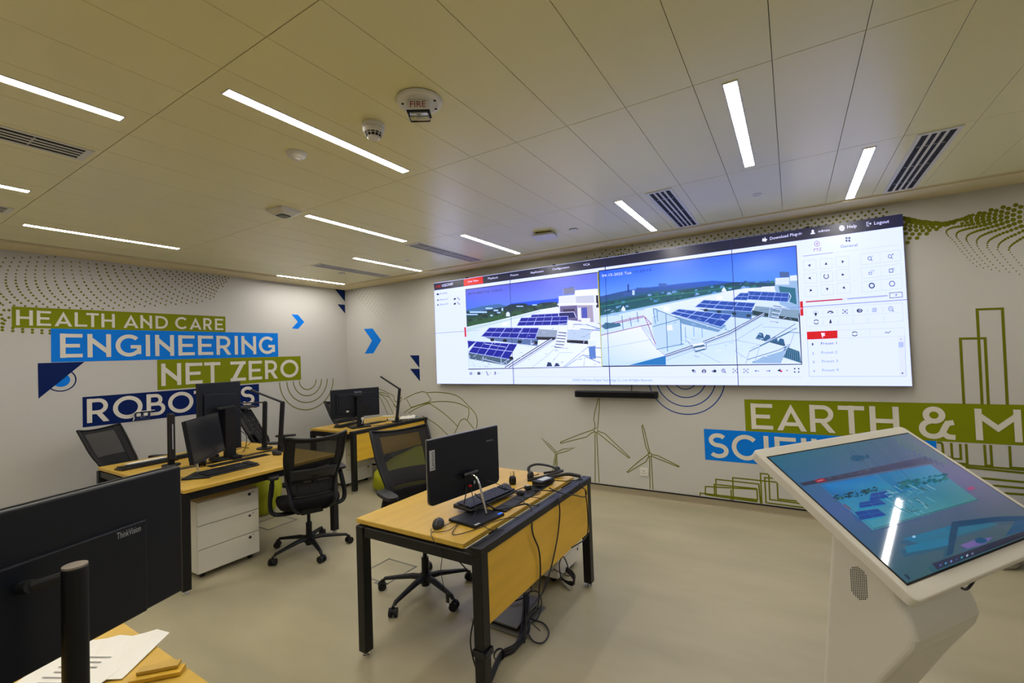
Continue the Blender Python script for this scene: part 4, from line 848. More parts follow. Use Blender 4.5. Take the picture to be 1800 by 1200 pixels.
# ------------------------------------------------------------------ desks
TT = .745
def T(px, py, z_=TT): p = on(px, py, 2, z_); return Vector((p.x, p.y, z_))
def FL(px, py): p = on(px, py, 2, 0); return Vector((p.x, p.y, 0))
def leg_with_glide(t, x, y, ztop, s=.056):
    lg_ = obj('leg', MB().bb(x, x+s, y, y+s, .03, ztop), M['black'], t, .003, seg=1)
    g_ = MB().cyl((x+s/2, y+s/2, 0), (x+s/2, y+s/2, .012), .022, n=14).cyl((x+s/2, y+s/2, .012), (x+s/2, y+s/2, .03), .008, n=8)
    obj('glide', g_, M['chrome'], lg_)
def single_desk(x0, y0, label, name='office_desk'):
    t = thing(name, label, 'desk', (x0, y0, 0)); L, W = 1.275, .755
    obj('tabletop', MB().bb(0, W, 0, L, TT-.027, TT), M['wood'], t, .003, seg=1)
    for y in (-.02, L-.036): leg_with_glide(t, .018, y, .713); leg_with_glide(t, .815, y, .713)
    for y in (-.012, L-.03): obj('end_beam', MB().bb(.074, .815, y, y+.038, .658, .710), M['black'], t, .002, seg=1)
    obj('side_beam', MB().bb(.03, .06, .036, L-.036, .66, .705), M['black'], t)
    obj('rail', MB().bb(.812, .876, -.025, L+.025, .713, .752), M['black'], t, .003, seg=1)
    obj('rail_groove', MB().bb(.824, .832, -.02, L+.02, .7515, .7535), M['plas2'], t)
    obj('cable_tray', MB().bb(.70, .80, .1, L-.1, .60, .606).bb(.70, .704, .1, L-.1, .606, .65).bb(.796, .80, .1, L-.1, .606, .65), M['black'], t)
    obj('rail_infill', MB().bb(.752, .815, -.01, L+.01, .700, .712), M['black'], t)
    obj('modesty_panel', MB().bb(.852, .87, .035, L-.035, .385, .712), M['woodp'], t, .002, seg=1)
    cp = MB()
    for y in (.30, .92): cp.bb(.84, .852, y, y+.04, .64, .712)
    obj('panel_bracket', cp, M['black'], t); return t
desk1 = single_desk(4.263, -3.33, 'single beech desk in the middle with many cables hanging over its panel')
desk3 = single_desk(.925, -1.34, 'beech desk in the far corner with the plant pot and lamp')
desk4 = single_desk(4.263, -5.67, 'nearest beech desk at the bottom left, with papers on it')
x0, y0 = 1.0, -3.515; L = 1.275
t = thing('bench_desk', 'double beech bench desk at the left with the black centre rail', 'desk', (x0, y0, 0))
obj('tabletop', MB().bb(0, .755, 0, L, TT-.027, TT), M['wood'], t, .003, seg=1); obj('tabletop', MB().bb(.90, 1.655, 0, L, TT-.027, TT), M['wood'], t, .003, seg=1)
for y in (-.01, L-.046): leg_with_glide(t, .005, y, .713); leg_with_glide(t, 1.594, y, .713)
for y in (-.002, L-.038): obj('end_beam', MB().bb(.061, 1.594, y, y+.04, .658, .710), M['black'], t, .002, seg=1)
obj('centre_rail', MB().bb(.772, .883, -.005, L+.005, .69, .735), M['black'], t, .003); obj('side_beam', MB().bb(1.60, 1.63, .05, L-.05, .66, .705), M['black'], t); obj('side_beam', MB().bb(.02, .05, .05, L-.05, .66, .705), M['black'], t)
# ------------------------------------------------------------------ pedestals
def pedestal(x1, y0, y1, depth, label, h=.585):
    W = y1-y0; t = thing('drawer_pedestal', label, 'drawer unit', (x1, (y0+y1)/2, 0), 0, 'white mobile drawer pedestals')
    obj('carcass', MB().bb(-depth, -.02, -W/2, W/2, .045, h), M['white'], t, .002, seg=1)
    hh = (h-.055)/3
    for k in range(3):
        d = obj('drawer', MB().bb(-.019, 0, -W/2, W/2, .047+k*(hh+.003), .047+k*(hh+.003)+hh-.002), M['white'], t, .0015, seg=1)
        obj('lock', MB().cyl((0, W*.33, .047+(k+.83)*hh), (.008, W*.33, .047+(k+.83)*hh), .012, n=16), M['chrome'], d); obj('lock_face', MB().cyl((.008, W*.33, .047+(k+.83)*hh), (.009, W*.33, .047+(k+.83)*hh), .008, n=12).box((.001, W*.33+.03, .047+(k+.83)*hh+.012), (.001, .012, .004)), M['dark'], d)
    for sx_ in (-depth+.05, -.06):
        for sy_ in (-W/2+.05, W/2-.05): obj('caster', MB().cyl((sx_, sy_-.012, .022), (sx_, sy_+.012, .022), .022, n=14).bb(sx_-.008, sx_+.008, sy_-.016, sy_+.016, .03, .047), M['plas'], t)
    return t
pedestal(2.485, -3.357, -2.893, .42, 'white three-drawer pedestal under the right half of the bench desk')
pedestal(1.47, -1.22, -.80, .42, 'white pedestal under the far corner desk, seen past the chair')
pedestal(4.915, -2.16, -1.80+.04, .42, 'white pedestal almost hidden behind the panel of the middle desk', .36)
# ------------------------------------------------------------------ chairs
def strip(cols, solid_=0):   # grid of points -> faces
    mb = MB(); n = len(cols[0]); P = [p for c in cols for p in c]
    mb.add(P, [(i*n+j, (i+1)*n+j, (i+1)*n+j+1, i*n+j+1) for i in range(len(cols)-1) for j in range(n-1)]); return mb
def backpt(u, v_, sh, BH=.51):
    hw = .175+.045*min(1, v_*1.6)+.008*v_
    zz = sh+.06+v_*BH + (.028*(u*u-.6) if v_ > .85 else 0)*(v_-.85)/.15
    yy = -.20-.06*v_-.14*v_*v_ + .055*u*u + .04*math.exp(-((v_-.28)/.18)**2) - .03
    return (u*hw, yy, zz)
def make_chair(label, sh=.46, base=0.):
    t = thing('office_chair', label, 'chair', (0, 0, 0), 0, 'black mesh-back swivel chairs')
    obj('hub', MB().lathe([(.028, .05), (.03, .06), (.045, .085), (.045, .125), (.03, .135)], 20), M['plas'], t)
    obj('gas_lift', MB().cyl((0, 0, .125), (0, 0, .24), .025).cyl((0, 0, .24), (0, 0, sh-.09), .014), M['plas'], t)
    for k in range(5):
        a = 2*PI*k/5+math.radians(base); ca, sa = math.cos(a), math.sin(a)
        lg_ = obj('leg', MB().tube([(.03*ca, .03*sa, .105), (.10*ca, .10*sa, .108), (.22*ca, .22*sa, .092), (.30*ca, .30*sa, .08), (.315*ca, .315*sa, .066)], [(.024, .02), (.024, .018), (.018, .014), (.015, .012), (.012, .010)], 8, flat=(-sa, ca, 0)), M['plas'], t)
        cs = MB(); cx, cy = .325*ca, .325*sa; tx, ty = -math.sin(a+.5), math.cos(a+.5)
        cs.cyl((cx-tx*.026, cy-ty*.026, .028), (cx-tx*.008, cy-ty*.008, .028), .028, n=16).cyl((cx+tx*.008, cy+ty*.008, .028), (cx+tx*.026, cy+ty*.026, .028), .028, n=16).cyl((cx-tx*.01, cy-ty*.01, .03), (cx+tx*.01, cy+ty*.01, .03), .02, n=10).cyl((cx, cy, .04), (cx, cy, .07), .009, n=8)
        obj('caster', cs, M['plas'], lg_)
    obj('tilt_mechanism', MB().box((0, -.03, sh-.085), (.17, .24, .045)).tube([(.08, .03, sh-.075), (.2, .04, sh-.07), (.235, .045, sh-.075)], .006, 6), M['plas2'], t, .006)
    # seat cushion
    P = []; n = 28
    def ring(k, z_):
        return [(.245*k*math.copysign(abs(math.cos(q))**.6, math.cos(q)), .01+.235*k*math.copysign(abs(math.sin(q))**.6, math.sin(q)), z_-.03*max(0, math.sin(q))**3) for q in [2*PI*i/n for i in range(n)]]
    mb = MB(); R_ = [ring(.86, sh-.055), ring(.97, sh-.045), ring(1.0, sh-.015), ring(.97, sh+.01), ring(.8, sh+.018), ring(.3, sh+.012)]
    mb.add([p for r in R_ for p in r], [(j*n+i, j*n+(i+1) % n, (j+1)*n+(i+1) % n, (j+1)*n+i) for j in range(5) for i in range(n)]+[tuple(range(n-1, -1, -1)), tuple(range(5*n, 6*n))])
    obj('seat', mb, M['fabric'], t, smooth=True)
    # backrest: perimeter frame + mesh
    fr = MB(); per = [backpt(-1, v_/12, sh) for v_ in range(0, 13)]+[backpt(-1+2*k/12, 1, sh) for k in range(1, 12)]+[backpt(1, 1-v_/12, sh) for v_ in range(0, 13)]+[backpt(1-2*k/10, 0, sh) for k in range(1, 10)]+[backpt(-1, 0, sh)]
    bf = obj('backrest_frame', fr.tube(per, (.013, .010), 8), M['plas'], t, smooth=True)
    def band(u0_, u1_, v0, v1, nu=6, nv=14): return strip([[backpt(u0_+(u1_-u0_)*i/nu, v0+(v1-v0)*j/nv, sh) for j in range(nv+1)] for i in range(nu+1)])
    d = MB()
    for a in ((-1, -.70, 0, 1), (.70, 1, 0, 1), (-.70, .70, .93, 1), (-.7, .7, 0, .22)): q = band(*a); d.add(q.v, q.f)
    obj('dense_mesh', d, M['meshd'], t, solid=.005, smooth=True)
    obj('backrest_mesh', band(-.70, .70, .22, .93, 10, 14), M['mesh'], t, smooth=True)
    def backoff(u, v_, off): p = backpt(u, v_, sh); return (p[0], p[1]-off, p[2])
    lb_ = strip([[backoff(-.86+1.72*i/12, .26+.20*j/4, .022+.006*math.sin(PI*j/4)) for j in range(5)] for i in range(13)])
    ls = obj('lumbar_support', lb_, M['plas2'], t, solid=.012, smooth=True)
    bp0 = backoff(0, .33, .036); obj('lumbar_knob', MB().box(bp0, (.05, .008, .008)).box((bp0[0], bp0[1], bp0[2]-.03), (.012, .008, .03)), M['plas'], ls)
    for s_ in (-1, 1):
        e_ = backpt(s_, .10, sh)
        obj('back_strut', MB().tube(smoothpath([backpt(s_*1.0, .30, sh), (e_[0]*.99, e_[1]-.018, e_[2]), (s_*.165, -.235, sh+.0), (s_*.12, -.19, sh-.06), (s_*.075, -.12, sh-.085)], 4), (.020, .012), 8), M['plas'], t, smooth=True)
        ar = obj('armrest', MB().tube(smoothpath([(s_*.07, -.06, sh-.09), (s_*.20, -.055, sh-.092), (s_*.285, -.04, sh-.07), (s_*.298, -.02, sh+.02), (s_*.275, .005, sh+.17), (s_*.27, .02, sh+.205)], 4), (.020, .013), 8), M['plas'], t, smooth=True)
        obj('arm_sleeve', MB().tube([(s_*.293, -.012, sh+.05), (s_*.277, .004, sh+.16)], (.024, .017), 8), M['plas'], ar)
        pd = [(s_*.27+.045*math.copysign(abs(math.cos(q))**.6, math.cos(q)), .03+.125*math.copysign(abs(math.sin(q))**.7, math.sin(q))) for q in [2*PI*i/20 for i in range(20)]]
        obj('arm_pad', MB().prism(pd, sh+.205, sh+.228, lambda x, p: (p[0], p[1], x)), M['plas2'], ar, .006)
    return t
ch1 = make_chair('black mesh chair with its back to the camera, at the bench desk', .46, 58.3)
def place(o, x, y, facing):   # facing: unit vec of local +Y
    o.location = (x, y, 0); o.rotation_euler = (0, 0, math.atan2(facing[1], facing[0])-PI/2); return o
place(ch1, 2.75, -2.61, (-.925, .38))
ch3 = copy_tree(ch1); ch3['label'] = 'black mesh chair between the left wall and the bench desk'; place(ch3, .70, -3.13, (.86, .5))
ch5 = copy_tree(ch1); ch5['label'] = 'black chair behind the far corner desk, half hidden by its monitor'; place(ch5, .95, -.62, (1, .12))
ch4 = copy_tree(ch1); ch4['label'] = 'black chair with a dotted jacket over its back, beyond the bench desk'; place(ch4, .88, -1.78, (.75, .66))
ch2 = make_chair('black mesh chair facing the camera behind the middle desk', .515, 25); place(ch2, 4.14, -2.66, (.93, -.36))
# jacket draped over chair 4
sh = .46; cols = []
for i in range(15):
    u = -.78+1.5*i/14; col = []
    for j in range(12):
        v_ = 1.03-j/11*1.0; b0 = backpt(u*(.62+.45*(j/11)), max(0, min(1, v_)), sh)
        wv = .018*math.sin(i*1.7+j*.35)+.010*math.sin(i*3.1)
        col.append((b0[0]*1.05+.02, b0[1]+.05+wv+.02*(j/11), b0[2]+(.045 if j == 0 else .03*(1-j/11)) + (.05 if j < 2 else 0)*math.exp(-(u/.35)**2)))
    cols.append(col)
jk = thing('jacket', 'black jacket with small pale dots draped over a chair beyond the bench desk', 'jacket', ch4.location, ch4.rotation_euler.z)
obj('front_drape', strip(cols), mj, jk, solid=.012, smooth=True, sub=1)
cols = [[(p[0]*.9, min(c[0][1], p[1])-.10-.015*k/11, p[2]) for k, p in enumerate(c)] for c in cols]
obj('back_drape', strip(cols), mj, jk, solid=.012, smooth=True, sub=1)
top = strip([[(-.16+.33*i/10, -.40+.13*j/4-.0, sh+.06+.51+.065+.02*math.sin(PI*j/4)-.02*abs(i-5)/5) for j in range(5)] for i in range(11)])
obj('shoulder_fold', top, mj, jk, solid=.02, smooth=True)
# ------------------------------------------------------------------ monitors (local: X right seen from behind, screen faces +Y)
def panel_box(w_, h_, d_, zc, y=0, r=.0):
    return MB().box((0, y, zc), (w_, d_, h_))
def monitor(name, label, loc, ang, w_, h_, zb, tilt=0, curved=False):
    t = thing(name, label, 'monitor', loc, ang)
    zc = zb+h_/2-loc[2]; R_ = Matrix.Rotation(tilt, 3, 'X')
    pr = bpy.data.objects.new('x', None); bpy.data.objects.remove(pr)
    def tb(c, d): q = Vector(c)-Vector((0, 0, zc)); q = R_ @ q; return MB().box(q+Vector((0, 0, zc)), d, R_)
    if curved:
        P = [(-w_/2, -h_/2+.0), (-w_/2, h_/2), (w_/2, h_/2), (w_/2, -h_/2+.035)]
        pts = []
        r = .03
        prof = [(-w_/2, h_/2), (w_/2, h_/2)]+[(w_/2-r+r*math.cos(math.radians(-a)), -h_/2+r-r*math.sin(math.radians(a))) for a in range(0, 91, 18)]+[(-w_/2+r-r*math.sin(math.radians(a)), -h_/2+r-r*math.cos(math.radians(a))) for a in range(0, 91, 18)]
        mb = MB().prism(prof, -.014, .0, lambda x, p: (p[0], x, p[1]+zc)); obj('back_cover', mb, M['bezel'], t, .004)
        obj('bezel', MB().prism(prof, .0, .006, lambda x, p: (p[0]*1.003, x, (p[1])*1.004+zc)), M['steel'], t)
    else: obj('back_cover', tb((0, -.012, zc), (w_-.004, .022, h_-.004)), M['bezel'], t, .004); obj('bezel', tb((0, .003, zc), (w_, .008, h_)), M['plas'], t, .001)
    obj('screen', tb((0, .0078, zc+.004), (w_-.014, .002, h_-.024)), mat('off_screen', (.012, .014, .018), .16), t)
    return t, zc, tb
def txt(t, s, cx, cz, y, width, m, back=True, roll=0, bold=1.0):
    V, Fs, tw, ch = text2d(s); k = width/tw; P = []
    for p in V:
        a, c = (p[0]*k-width/2), (p[1]*k-ch*k/2)*bold
        a, c = a*math.cos(roll)-c*math.sin(roll), a*math.sin(roll)+c*math.cos(roll)
        P.append(((cx+a), y, cz+c) if back else (cx-a, y, cz+c))
    return obj('lettering', MB().add(P, Fs), m, t)
# monitor 1 on the middle desk
lx, ly, rx, ry = 4.735, -3.255, 4.81, -2.712
mx_, my_ = (lx+rx)/2, (ly+ry)/2; ang = math.atan2(ry-ly, rx-lx)
m1, zc, tb = monitor('monitor', 'slim dark monitor seen from behind on a chrome stand, on the middle desk', (mx_, my_, TT), ang, .548, .345, .852, 0, True)
def loc1(px, py, z_): q = T(px, py, z_); m_ = Matrix.Rotation(-ang, 3, 'Z') @ (q-Vector((mx_, my_, z_))); return m_
bx = loc1(850, 903, .76)
obj('stand_base', MB().box((-.035, -.115, .008), (.235, .20, .016)), M['plas'], m1, .006)
obj('stand_pole', MB().tube(smoothpath([(.0, -.155, .016), (.0, -.132, .10), (.0, -.10, .19), (.0, -.07, .215), (0, -.03, .222)], 5), .007, 10), M['chrome'], m1, smooth=True)
obj('hinge', MB().cyl((-.055, -.04, .222), (.055, -.04, .222), .014, n=16), M['plas'], m1)
obj('base_logo', MB().box((.06, -.20, .0165), (.03, .01, .001)), M['ledb'], m1)
obj('base_sticker', MB().box((-.125, -.205, .0166), (.035, .014, .001)), M['logo'], m1)
lab = MB().box((-.25, -.0148, zc+.065), (.036, .0012, .105)); obj('brand_label', lab, M['logo'], m1)
txt(m1, 'Lenovo', -.25, zc+.065, -.0160, .088, M['dark'], roll=PI/2)
txt(m1, 'ThinkVision', .195, zc+.095, -.0155, .06, M['logo'])
pt = MB().box((.0, -.018, zc-.125), (.03, .012, .014)).box((.045, -.018, zc-.12), (.014, .006, .018)).box((.09, -.018, zc-.115), (.02, .008, .012)); obj('port_block', pt, M['plas'], m1)
obj('red_plug', MB().box((.005, -.028, zc-.126), (.018, .016, .010)), M['red'], m1); obj('port', MB().box((.05, -.021, zc-.118), (.013, .002, .016)), M['logo'], m1)
# monitor 4: nearest, at the left edge
a4 = math.atan2(.954, -.298); X4 = Vector((math.cos(a4), math.sin(a4), 0)); w4 = .612
c4_ = Vector((4.87, -4.437, TT))-X4*(w4/2)
m4, zc, tb = monitor('monitor', 'large dark monitor seen from behind at the left edge, nearest the camera', (c4_.x, c4_.y, TT), a4, w4, .352, .998)
obj('vesa_cover', tb((-.0, -.026, zc-.055), (w4*.66, .012, .235)), M['bezel'], m4, .004)
txt(m4, 'ThinkVision', w4/2-.148, zc+.046, -.0328, .056, M['logo'], bold=1.9)
obj('stand_pole', MB().cyl((-.014, -.125, .012), (-.014, -.125, .475), .0215, n=28), M['plas'], m4, .003); obj('pole_cap', MB().cyl((-.014, -.125, .475), (-.014, -.125, .479), .0208, n=28), mat('pole_cap_reflection', (.26, .22, .18), .4), m4)  # cap colour paints in the ceiling reflected by its glossy top
obj('hinge_arm', MB().cyl((-.03, -.115, .462), (-.062, -.085, .455), .010, n=12).cyl((-.062, -.085, .455), (-.05, -.03, .44), .013, n=12), M['plas2'], m4)
obj('stand_base', MB().box((-.02, -.10, .008), (.25, .22, .014)), M['plas'], m4, .005)
# monitor B: tall portrait monitor seen from behind on the bench desk
mB, zc, tb = monitor('monitor', 'tall black portrait monitor seen from behind on the bench desk', (1.69, -2.815, TT), PI/2, .385, .655, .805)
obj('vesa_cover', tb((-.045, -.03, zc+.10), (.20, .02, .24)), M['bezel'], mB, .003); obj('side_panel', tb((.09, -.026, zc-.02), (.12, .012, .46)), M['bezel'], mB, .003)
obj('ports', MB().box((.055, -.04, zc-.10), (.02, .02, .03)).box((.05, -.045, zc-.15), (.022, .006, .045)), M['logo'], mB)
obj('stand_column', MB().box((.03, -.125, .245), (.095, .05, .47)), M['plas'], mB, .006); obj('column_top', MB().box((.0, -.115, .478), (.15, .07, .02)), M['plas2'], mB, .004)
obj('stand_base', MB().box((.0, -.125, .008), (.24, .17, .016)), M['plas'], mB, .006); obj('column_slot', MB().box((.045, -.151, .10), (.016, .002, .09)), M['dark'], mB)
# monitor A: tilted, its dark screen towards the camera
mA, zc, tb = monitor('monitor', 'tilted black monitor with its dark screen towards the camera on the bench desk', (2.33, -3.22, TT), math.radians(-46), .575, .335, .905-.02, math.radians(9))
obj('stand_pole', MB().tube([(.0, -.06, .012), (.0, -.07, .16), (0, -.03, .28)], .009, 8), M['chrome'], mA); obj('stand_base', MB().box((.0, -.03, .007), (.24, .20, .013)), M['plas'], mA, .005)
obj('chin_strip', tb((0, .0086, zc-.163), (.57, .002, .01)), M['plas2'], mA)
# monitor 3 on the corner desk
a3 = math.atan2(.59, .24)
m3, zc, tb = monitor('monitor', 'wide black monitor seen from behind on the far corner desk', (1.455, -1.035, TT), a3, .63, .372, .878)
obj('back_hump', tb((0, -.03, zc+.0), (.50, .02, .25)), M['bezel'], m3, .003); obj('vesa_cover', tb((-.13, -.042, zc+.02), (.19, .012, .19)), M['bezel'], m3, .003)
txt(m3, 'iiyama', .03, zc+.145, -.0245, .095, M['logo'])
obj('stand_column', MB().box((.03, -.085, .215), (.085, .03, .42)), M['plas'], m3, .004); obj('column_top', MB().box((.02, -.07, .415), (.11, .05, .025)), M['plas2'], m3, .003)
obj('stand_base', MB().box((.03, -.05, .008), (.26, .20, .014)), M['plas'], m3, .005); obj('bulb_mark', MB().cyl((.055, -.1005, .115), (.055, -.102, .115), .018, n=16).box((.055, -.101, .085), (.012, .002, .02)).box((.05, -.101, .058), (.014, .002, .012)), M['whitep'], m3)
obj('ports', tb((-.12, -.045, zc-.10), (.035, .012, .022)), M['whitep'], m3); obj('cover_groove', tb((.13, -.0405, zc-.075), (.12, .001, .07)), M['dark'], m3)
# ------------------------------------------------------------------ keyboards, mice, small desk things
kb_cache = {}
def keyboard(label, cx, cy, rz, Lk=.44, Wk=.15, z0=TT, tilt=0):
    t = thing('keyboard', label, 'keyboard', (cx, cy, z0), rz)
    obj('case', MB().prism([(-Wk/2, 0), (Wk/2, 0), (Wk/2, .024), (-Wk/2, .012)], -Lk/2, Lk/2, lambda x, p: (x, p[0], p[1])), M['plas2'], t, .004)
    k = MB(); nr = 6; px_ = Wk*.80/nr; pc = .019
    for r_ in range(nr):
        yy = -Wk*.36+r_*px_*1.02; x = -Lk/2+.012
        while x < Lk/2-.02:
            w_ = pc if not (r_ == 0 and -.08 < x < .06) else pc*5.2
            if not (Lk > .4 and (.13 < x-0 < .145)): k.box((x+w_/2, yy, .0165+.012*(yy/Wk+.5)+.003), (w_-.003, px_-.003, .007))
            x += w_
    o = obj('keys', k, mat('key_grey', (.016, .018, .023), .4), t); o['kind'] = 'stuff'; return t
def mouse(label, cx, cy, rz, z0=TT, m='plas2', red=False):
    t = thing('computer_mouse', label, 'mouse', (cx, cy, z0), rz); mb = MB(); n = 20; R_ = []
    for k, z_ in ((.92, 0), (1, .008), (.97, .018), (.8, .030), (.45, .037), (.1, .039)):
        R_.append([(.031*k*math.cos(2*PI*i/n), .056*k*math.sin(2*PI*i/n)-.004*(1-k), z_) for i in range(n)])
    mb.add([p for r in R_ for p in r], [(j*n+i, j*n+(i+1) % n, (j+1)*n+(i+1) % n, (j+1)*n+i) for j in range(5) for i in range(n)]+[tuple(range(n-1, -1, -1)), tuple(range(5*n, 6*n))])
    obj('shell', mb, M[m], t, smooth=True); obj('scroll_wheel', MB().cyl((-.003, .022, .0335), (.003, .022, .0335), .005, n=10), M['red'] if red else M['dark'], t); return t
q = T(818, 945-48); keyboard('black wired keyboard lying on the stand base on the middle desk', 4.785, -2.80, math.radians(84), .43, .135, TT+.02)
mouse('grey wired mouse on the middle desk near its front left corner', 4.765, -3.215, math.radians(32))
mouse('dark mouse behind the keyboard on the middle desk', 4.745, -2.525, math.radians(60))
keyboard('black keyboard in front of the tilted monitor on the bench desk', 2.34, -3.06, math.radians(90+4), .44, .17)
keyboard('black keyboard at the left on the far half of the bench desk', 1.36, -3.27, math.radians(-86), .43, .15)
keyboard('black keyboard half hidden behind the folded lamp on the bench desk', 1.30, -2.86, math.radians(-84), .36, .14)
mouse('small black mouse with a red mark at the end of the bench desk', *T(487, 799)[:2], math.radians(95), red=True)
mouse('black mouse with a red mark on the far corner desk', *T(593, 750)[:2], math.radians(70), red=True)
keyboard('black keyboard lying behind the wide monitor on the far corner desk', 1.22, -.98, math.radians(-75), .42, .13)
# desk lamps
def lamp(label, base, top, end, label2=None):
    t = thing('desk_lamp', label, 'lamp', base); b = Vector(base)
    obj('base', MB().cyl((0, 0, 0), (0, 0, .014), .075, n=28), M['plas'], t, .003); obj('pivot', MB().box((0, 0, .04), (.045, .035, .055)), M['plas'], t, .004)
    tp = Vector(top)-b; obj('column', MB().tube([(0, 0, .06), tp], (.026, .015), 8, flat=(0, 1, 0)), M['plas'], t)
    e = Vector(end)-b; h = obj('lamp_head', MB().tube([tp, e], (.018, .007), 8, flat=(0, 1, .0)), M['plas'], t)
    obj('joint', MB().cyl(tp+Vector((-.014, 0, 0)), tp+Vector((.014, 0, 0)), .013, n=12), M['plas2'], t); return t
b1 = Vector((1.773, -2.431, .735)); lamp('black desk lamp with its head level, beside the dotted jacket', (1.70, -2.39, TT), (1.70, -2.375, 1.222), (1.49, -2.55, 1.226))
lamp('taller looking black desk lamp with its head raised, right of the level one', (1.99, -2.395, TT), (2.0, -2.367, 1.228), (1.74, -2.54, 1.365))
lamp('black desk lamp with raised head on the far corner desk', (1.655, -.50, TT), (1.66, -.44, 1.195), (1.50, -.64, 1.385))
t = thing('desk_lamp', 'black desk lamp folded shut into an upright bar on the bench desk', 'lamp', (1.631, -3.19, TT))
obj('base', MB().cyl((0, 0, 0), (0, 0, .014), .07, n=24), M['plas'], t); obj('column', MB().box((0, 0, .24), (.03, .05, .45)), M['plas'], t, .006); obj('folded_head', MB().box((.028, 0, .26), (.02, .042, .40)), M['plas2'], t, .004); obj('light_strip', MB().box((.0388, 0, .26), (.0015, .008, .22)), M['logo'], t)
# cup, papers and small things on the bench desk
p = T(355, 820); t = thing('glass_cup', 'clear plastic cup under the tilted monitor', 'cup', p)
obj('wall', MB().lathe([(.030, 0), (.036, .07), (.034, .07), (.028, .004), (0, .004)], 24), M['glass'], t, smooth=True); obj('blue_rim', MB().lathe([(.0362, .058), (.0368, .072), (.0355, .072)], 24), mat('blue_translucent', (.01, .08, .6), .2), t)
def sheet(name, label, cat, cx, cy, rz, a, b_, z0=TT, m='paper', th=.002, group=None, wave=.0):
    n = 8; cols = [[(-a/2+a*i/n, -b_/2+b_*j/n, th/2+wave*(abs(math.sin(i*1.1+.4))*((j+i)/14)**2)) for j in range(n+1)] for i in range(n+1)]
    t = obj(name, strip(cols), M[m], None, solid=th, smooth=False); t.location = (cx, cy, z0+.0005); t.rotation_euler = (0, 0, rz); return tag(t, label, cat, group)
sheet('paper_sheet', 'white sheet behind the left keyboard on the bench desk', 'paper', 1.17, -3.2, math.radians(4), .15, .30, wave=.012, th=.003)
p = T(420, 828); 
t = thing('adapter', 'small black adapter block on the rail of the bench desk', 'adapter', (1.92, -2.78, TT)); obj('body', MB().box((0, 0, .016), (.05, .08, .032)), M['plas'], t, .004); obj('adapter_cord', MB().tube([(0, .04, .01), (0, .1, .004), (-.02, .16, .004)], .003, 6), M['cable'], t)
t = thing('desk_mat', 'flat black mat strip behind the keyboard on the bench desk', 'mat', (2.02, -2.80, TT)); obj('pad', MB().box((0, 0, .002), (.10, .52, .004)), M['fabric'], t, .001); obj('edge', MB().box((0, 0, .001), (.106, .526, .002)), M['dark'], t)
for i, (px, py) in enumerate([(372, 806), (381, 803)]):
    p = T(px, py); t = thing('cable_plug', ['round black plug under the tilted monitor', 'second black plug beside the stand of the portrait monitor'][i], 'plug', p); obj('head', MB().lathe([(.018, 0), (.022, .012), (.016, .028), (.008, .032)], 14), M['plas'], t); obj('pins', MB().cyl((-.006, 0, .032), (-.006, 0, .044), .002, n=6).cyl((.006, 0, .032), (.006, 0, .044), .002, n=6), M['chrome'], t)
# corner desk things: plant pot, papers, books
p = T(697, 733); t = thing('potted_plant', 'small white pot with an orange plant stem on the far corner desk', 'plant', p)
obj('pot', MB().lathe([(.034, 0), (.045, .09), (.048, .095), (.043, .096), (.040, .088)], 24), M['whitep'], t); obj('soil', MB().lathe([(.041, .08), (.042, .09), (0, .092)], 20), M['dark'], t)
st = obj('stem', MB().tube([(0, 0, .09), (.004, .002, .13), (0, 0, .16)], .005, 6), M['clay'], t); obj('leaf', MB().tube([(0, 0, .16), (.015, .02, .19), (.03, .05, .22)], (.006, .002), 6).tube([(0, 0, .15), (-.015, -.02, .18), (-.02, -.035, .19)], (.006, .002), 6), M['line'], st)
sheet('paper_sheet', 'loose white sheet left of the plant pot on the corner desk', 'paper', *T(683, 731)[:2], .4, .21, .10, th=.004)
sheet('paper_sheet', 'white sheet lying across the books right of the corner lamp', 'paper', 1.62, -.26, .7, .21, .26, z0=TT+.024, th=.003, wave=.02)
t = thing('book', 'teal covered book at the far end of the corner desk', 'book', (1.60, -.22, TT), math.radians(8)); obj('cover', MB().box((0, 0, .0105), (.20, .26, .02)), M['teal'], t, .001); obj('pages', MB().box((.003, -.003, .0105), (.198, .256, .014)), M['paper'], t)
t = thing('power_adapter', 'white power adapter among cables on the corner desk', 'adapter', (*T(690, 739)[:2], TT), .5); obj('body', MB().box((0, 0, .018), (.12, .06, .034)), M['whitep'], t, .005); obj('end_cap', MB().box((-.065, 0, .016), (.02, .05, .03)), M['plas'], t, .003)
t = thing('desk_mat', 'black base mat under the cables on the corner desk', 'mat', (1.42, -.75, TT), .0); obj('pad', MB().box((0, 0, .003), (.14, .42, .006)), M['plas'], t, .002); obj('sockets', MB().box((0, -.1, .0065), (.04, .04, .002)).box((0, .0, .0065), (.04, .04, .002)), M['dark'], t)
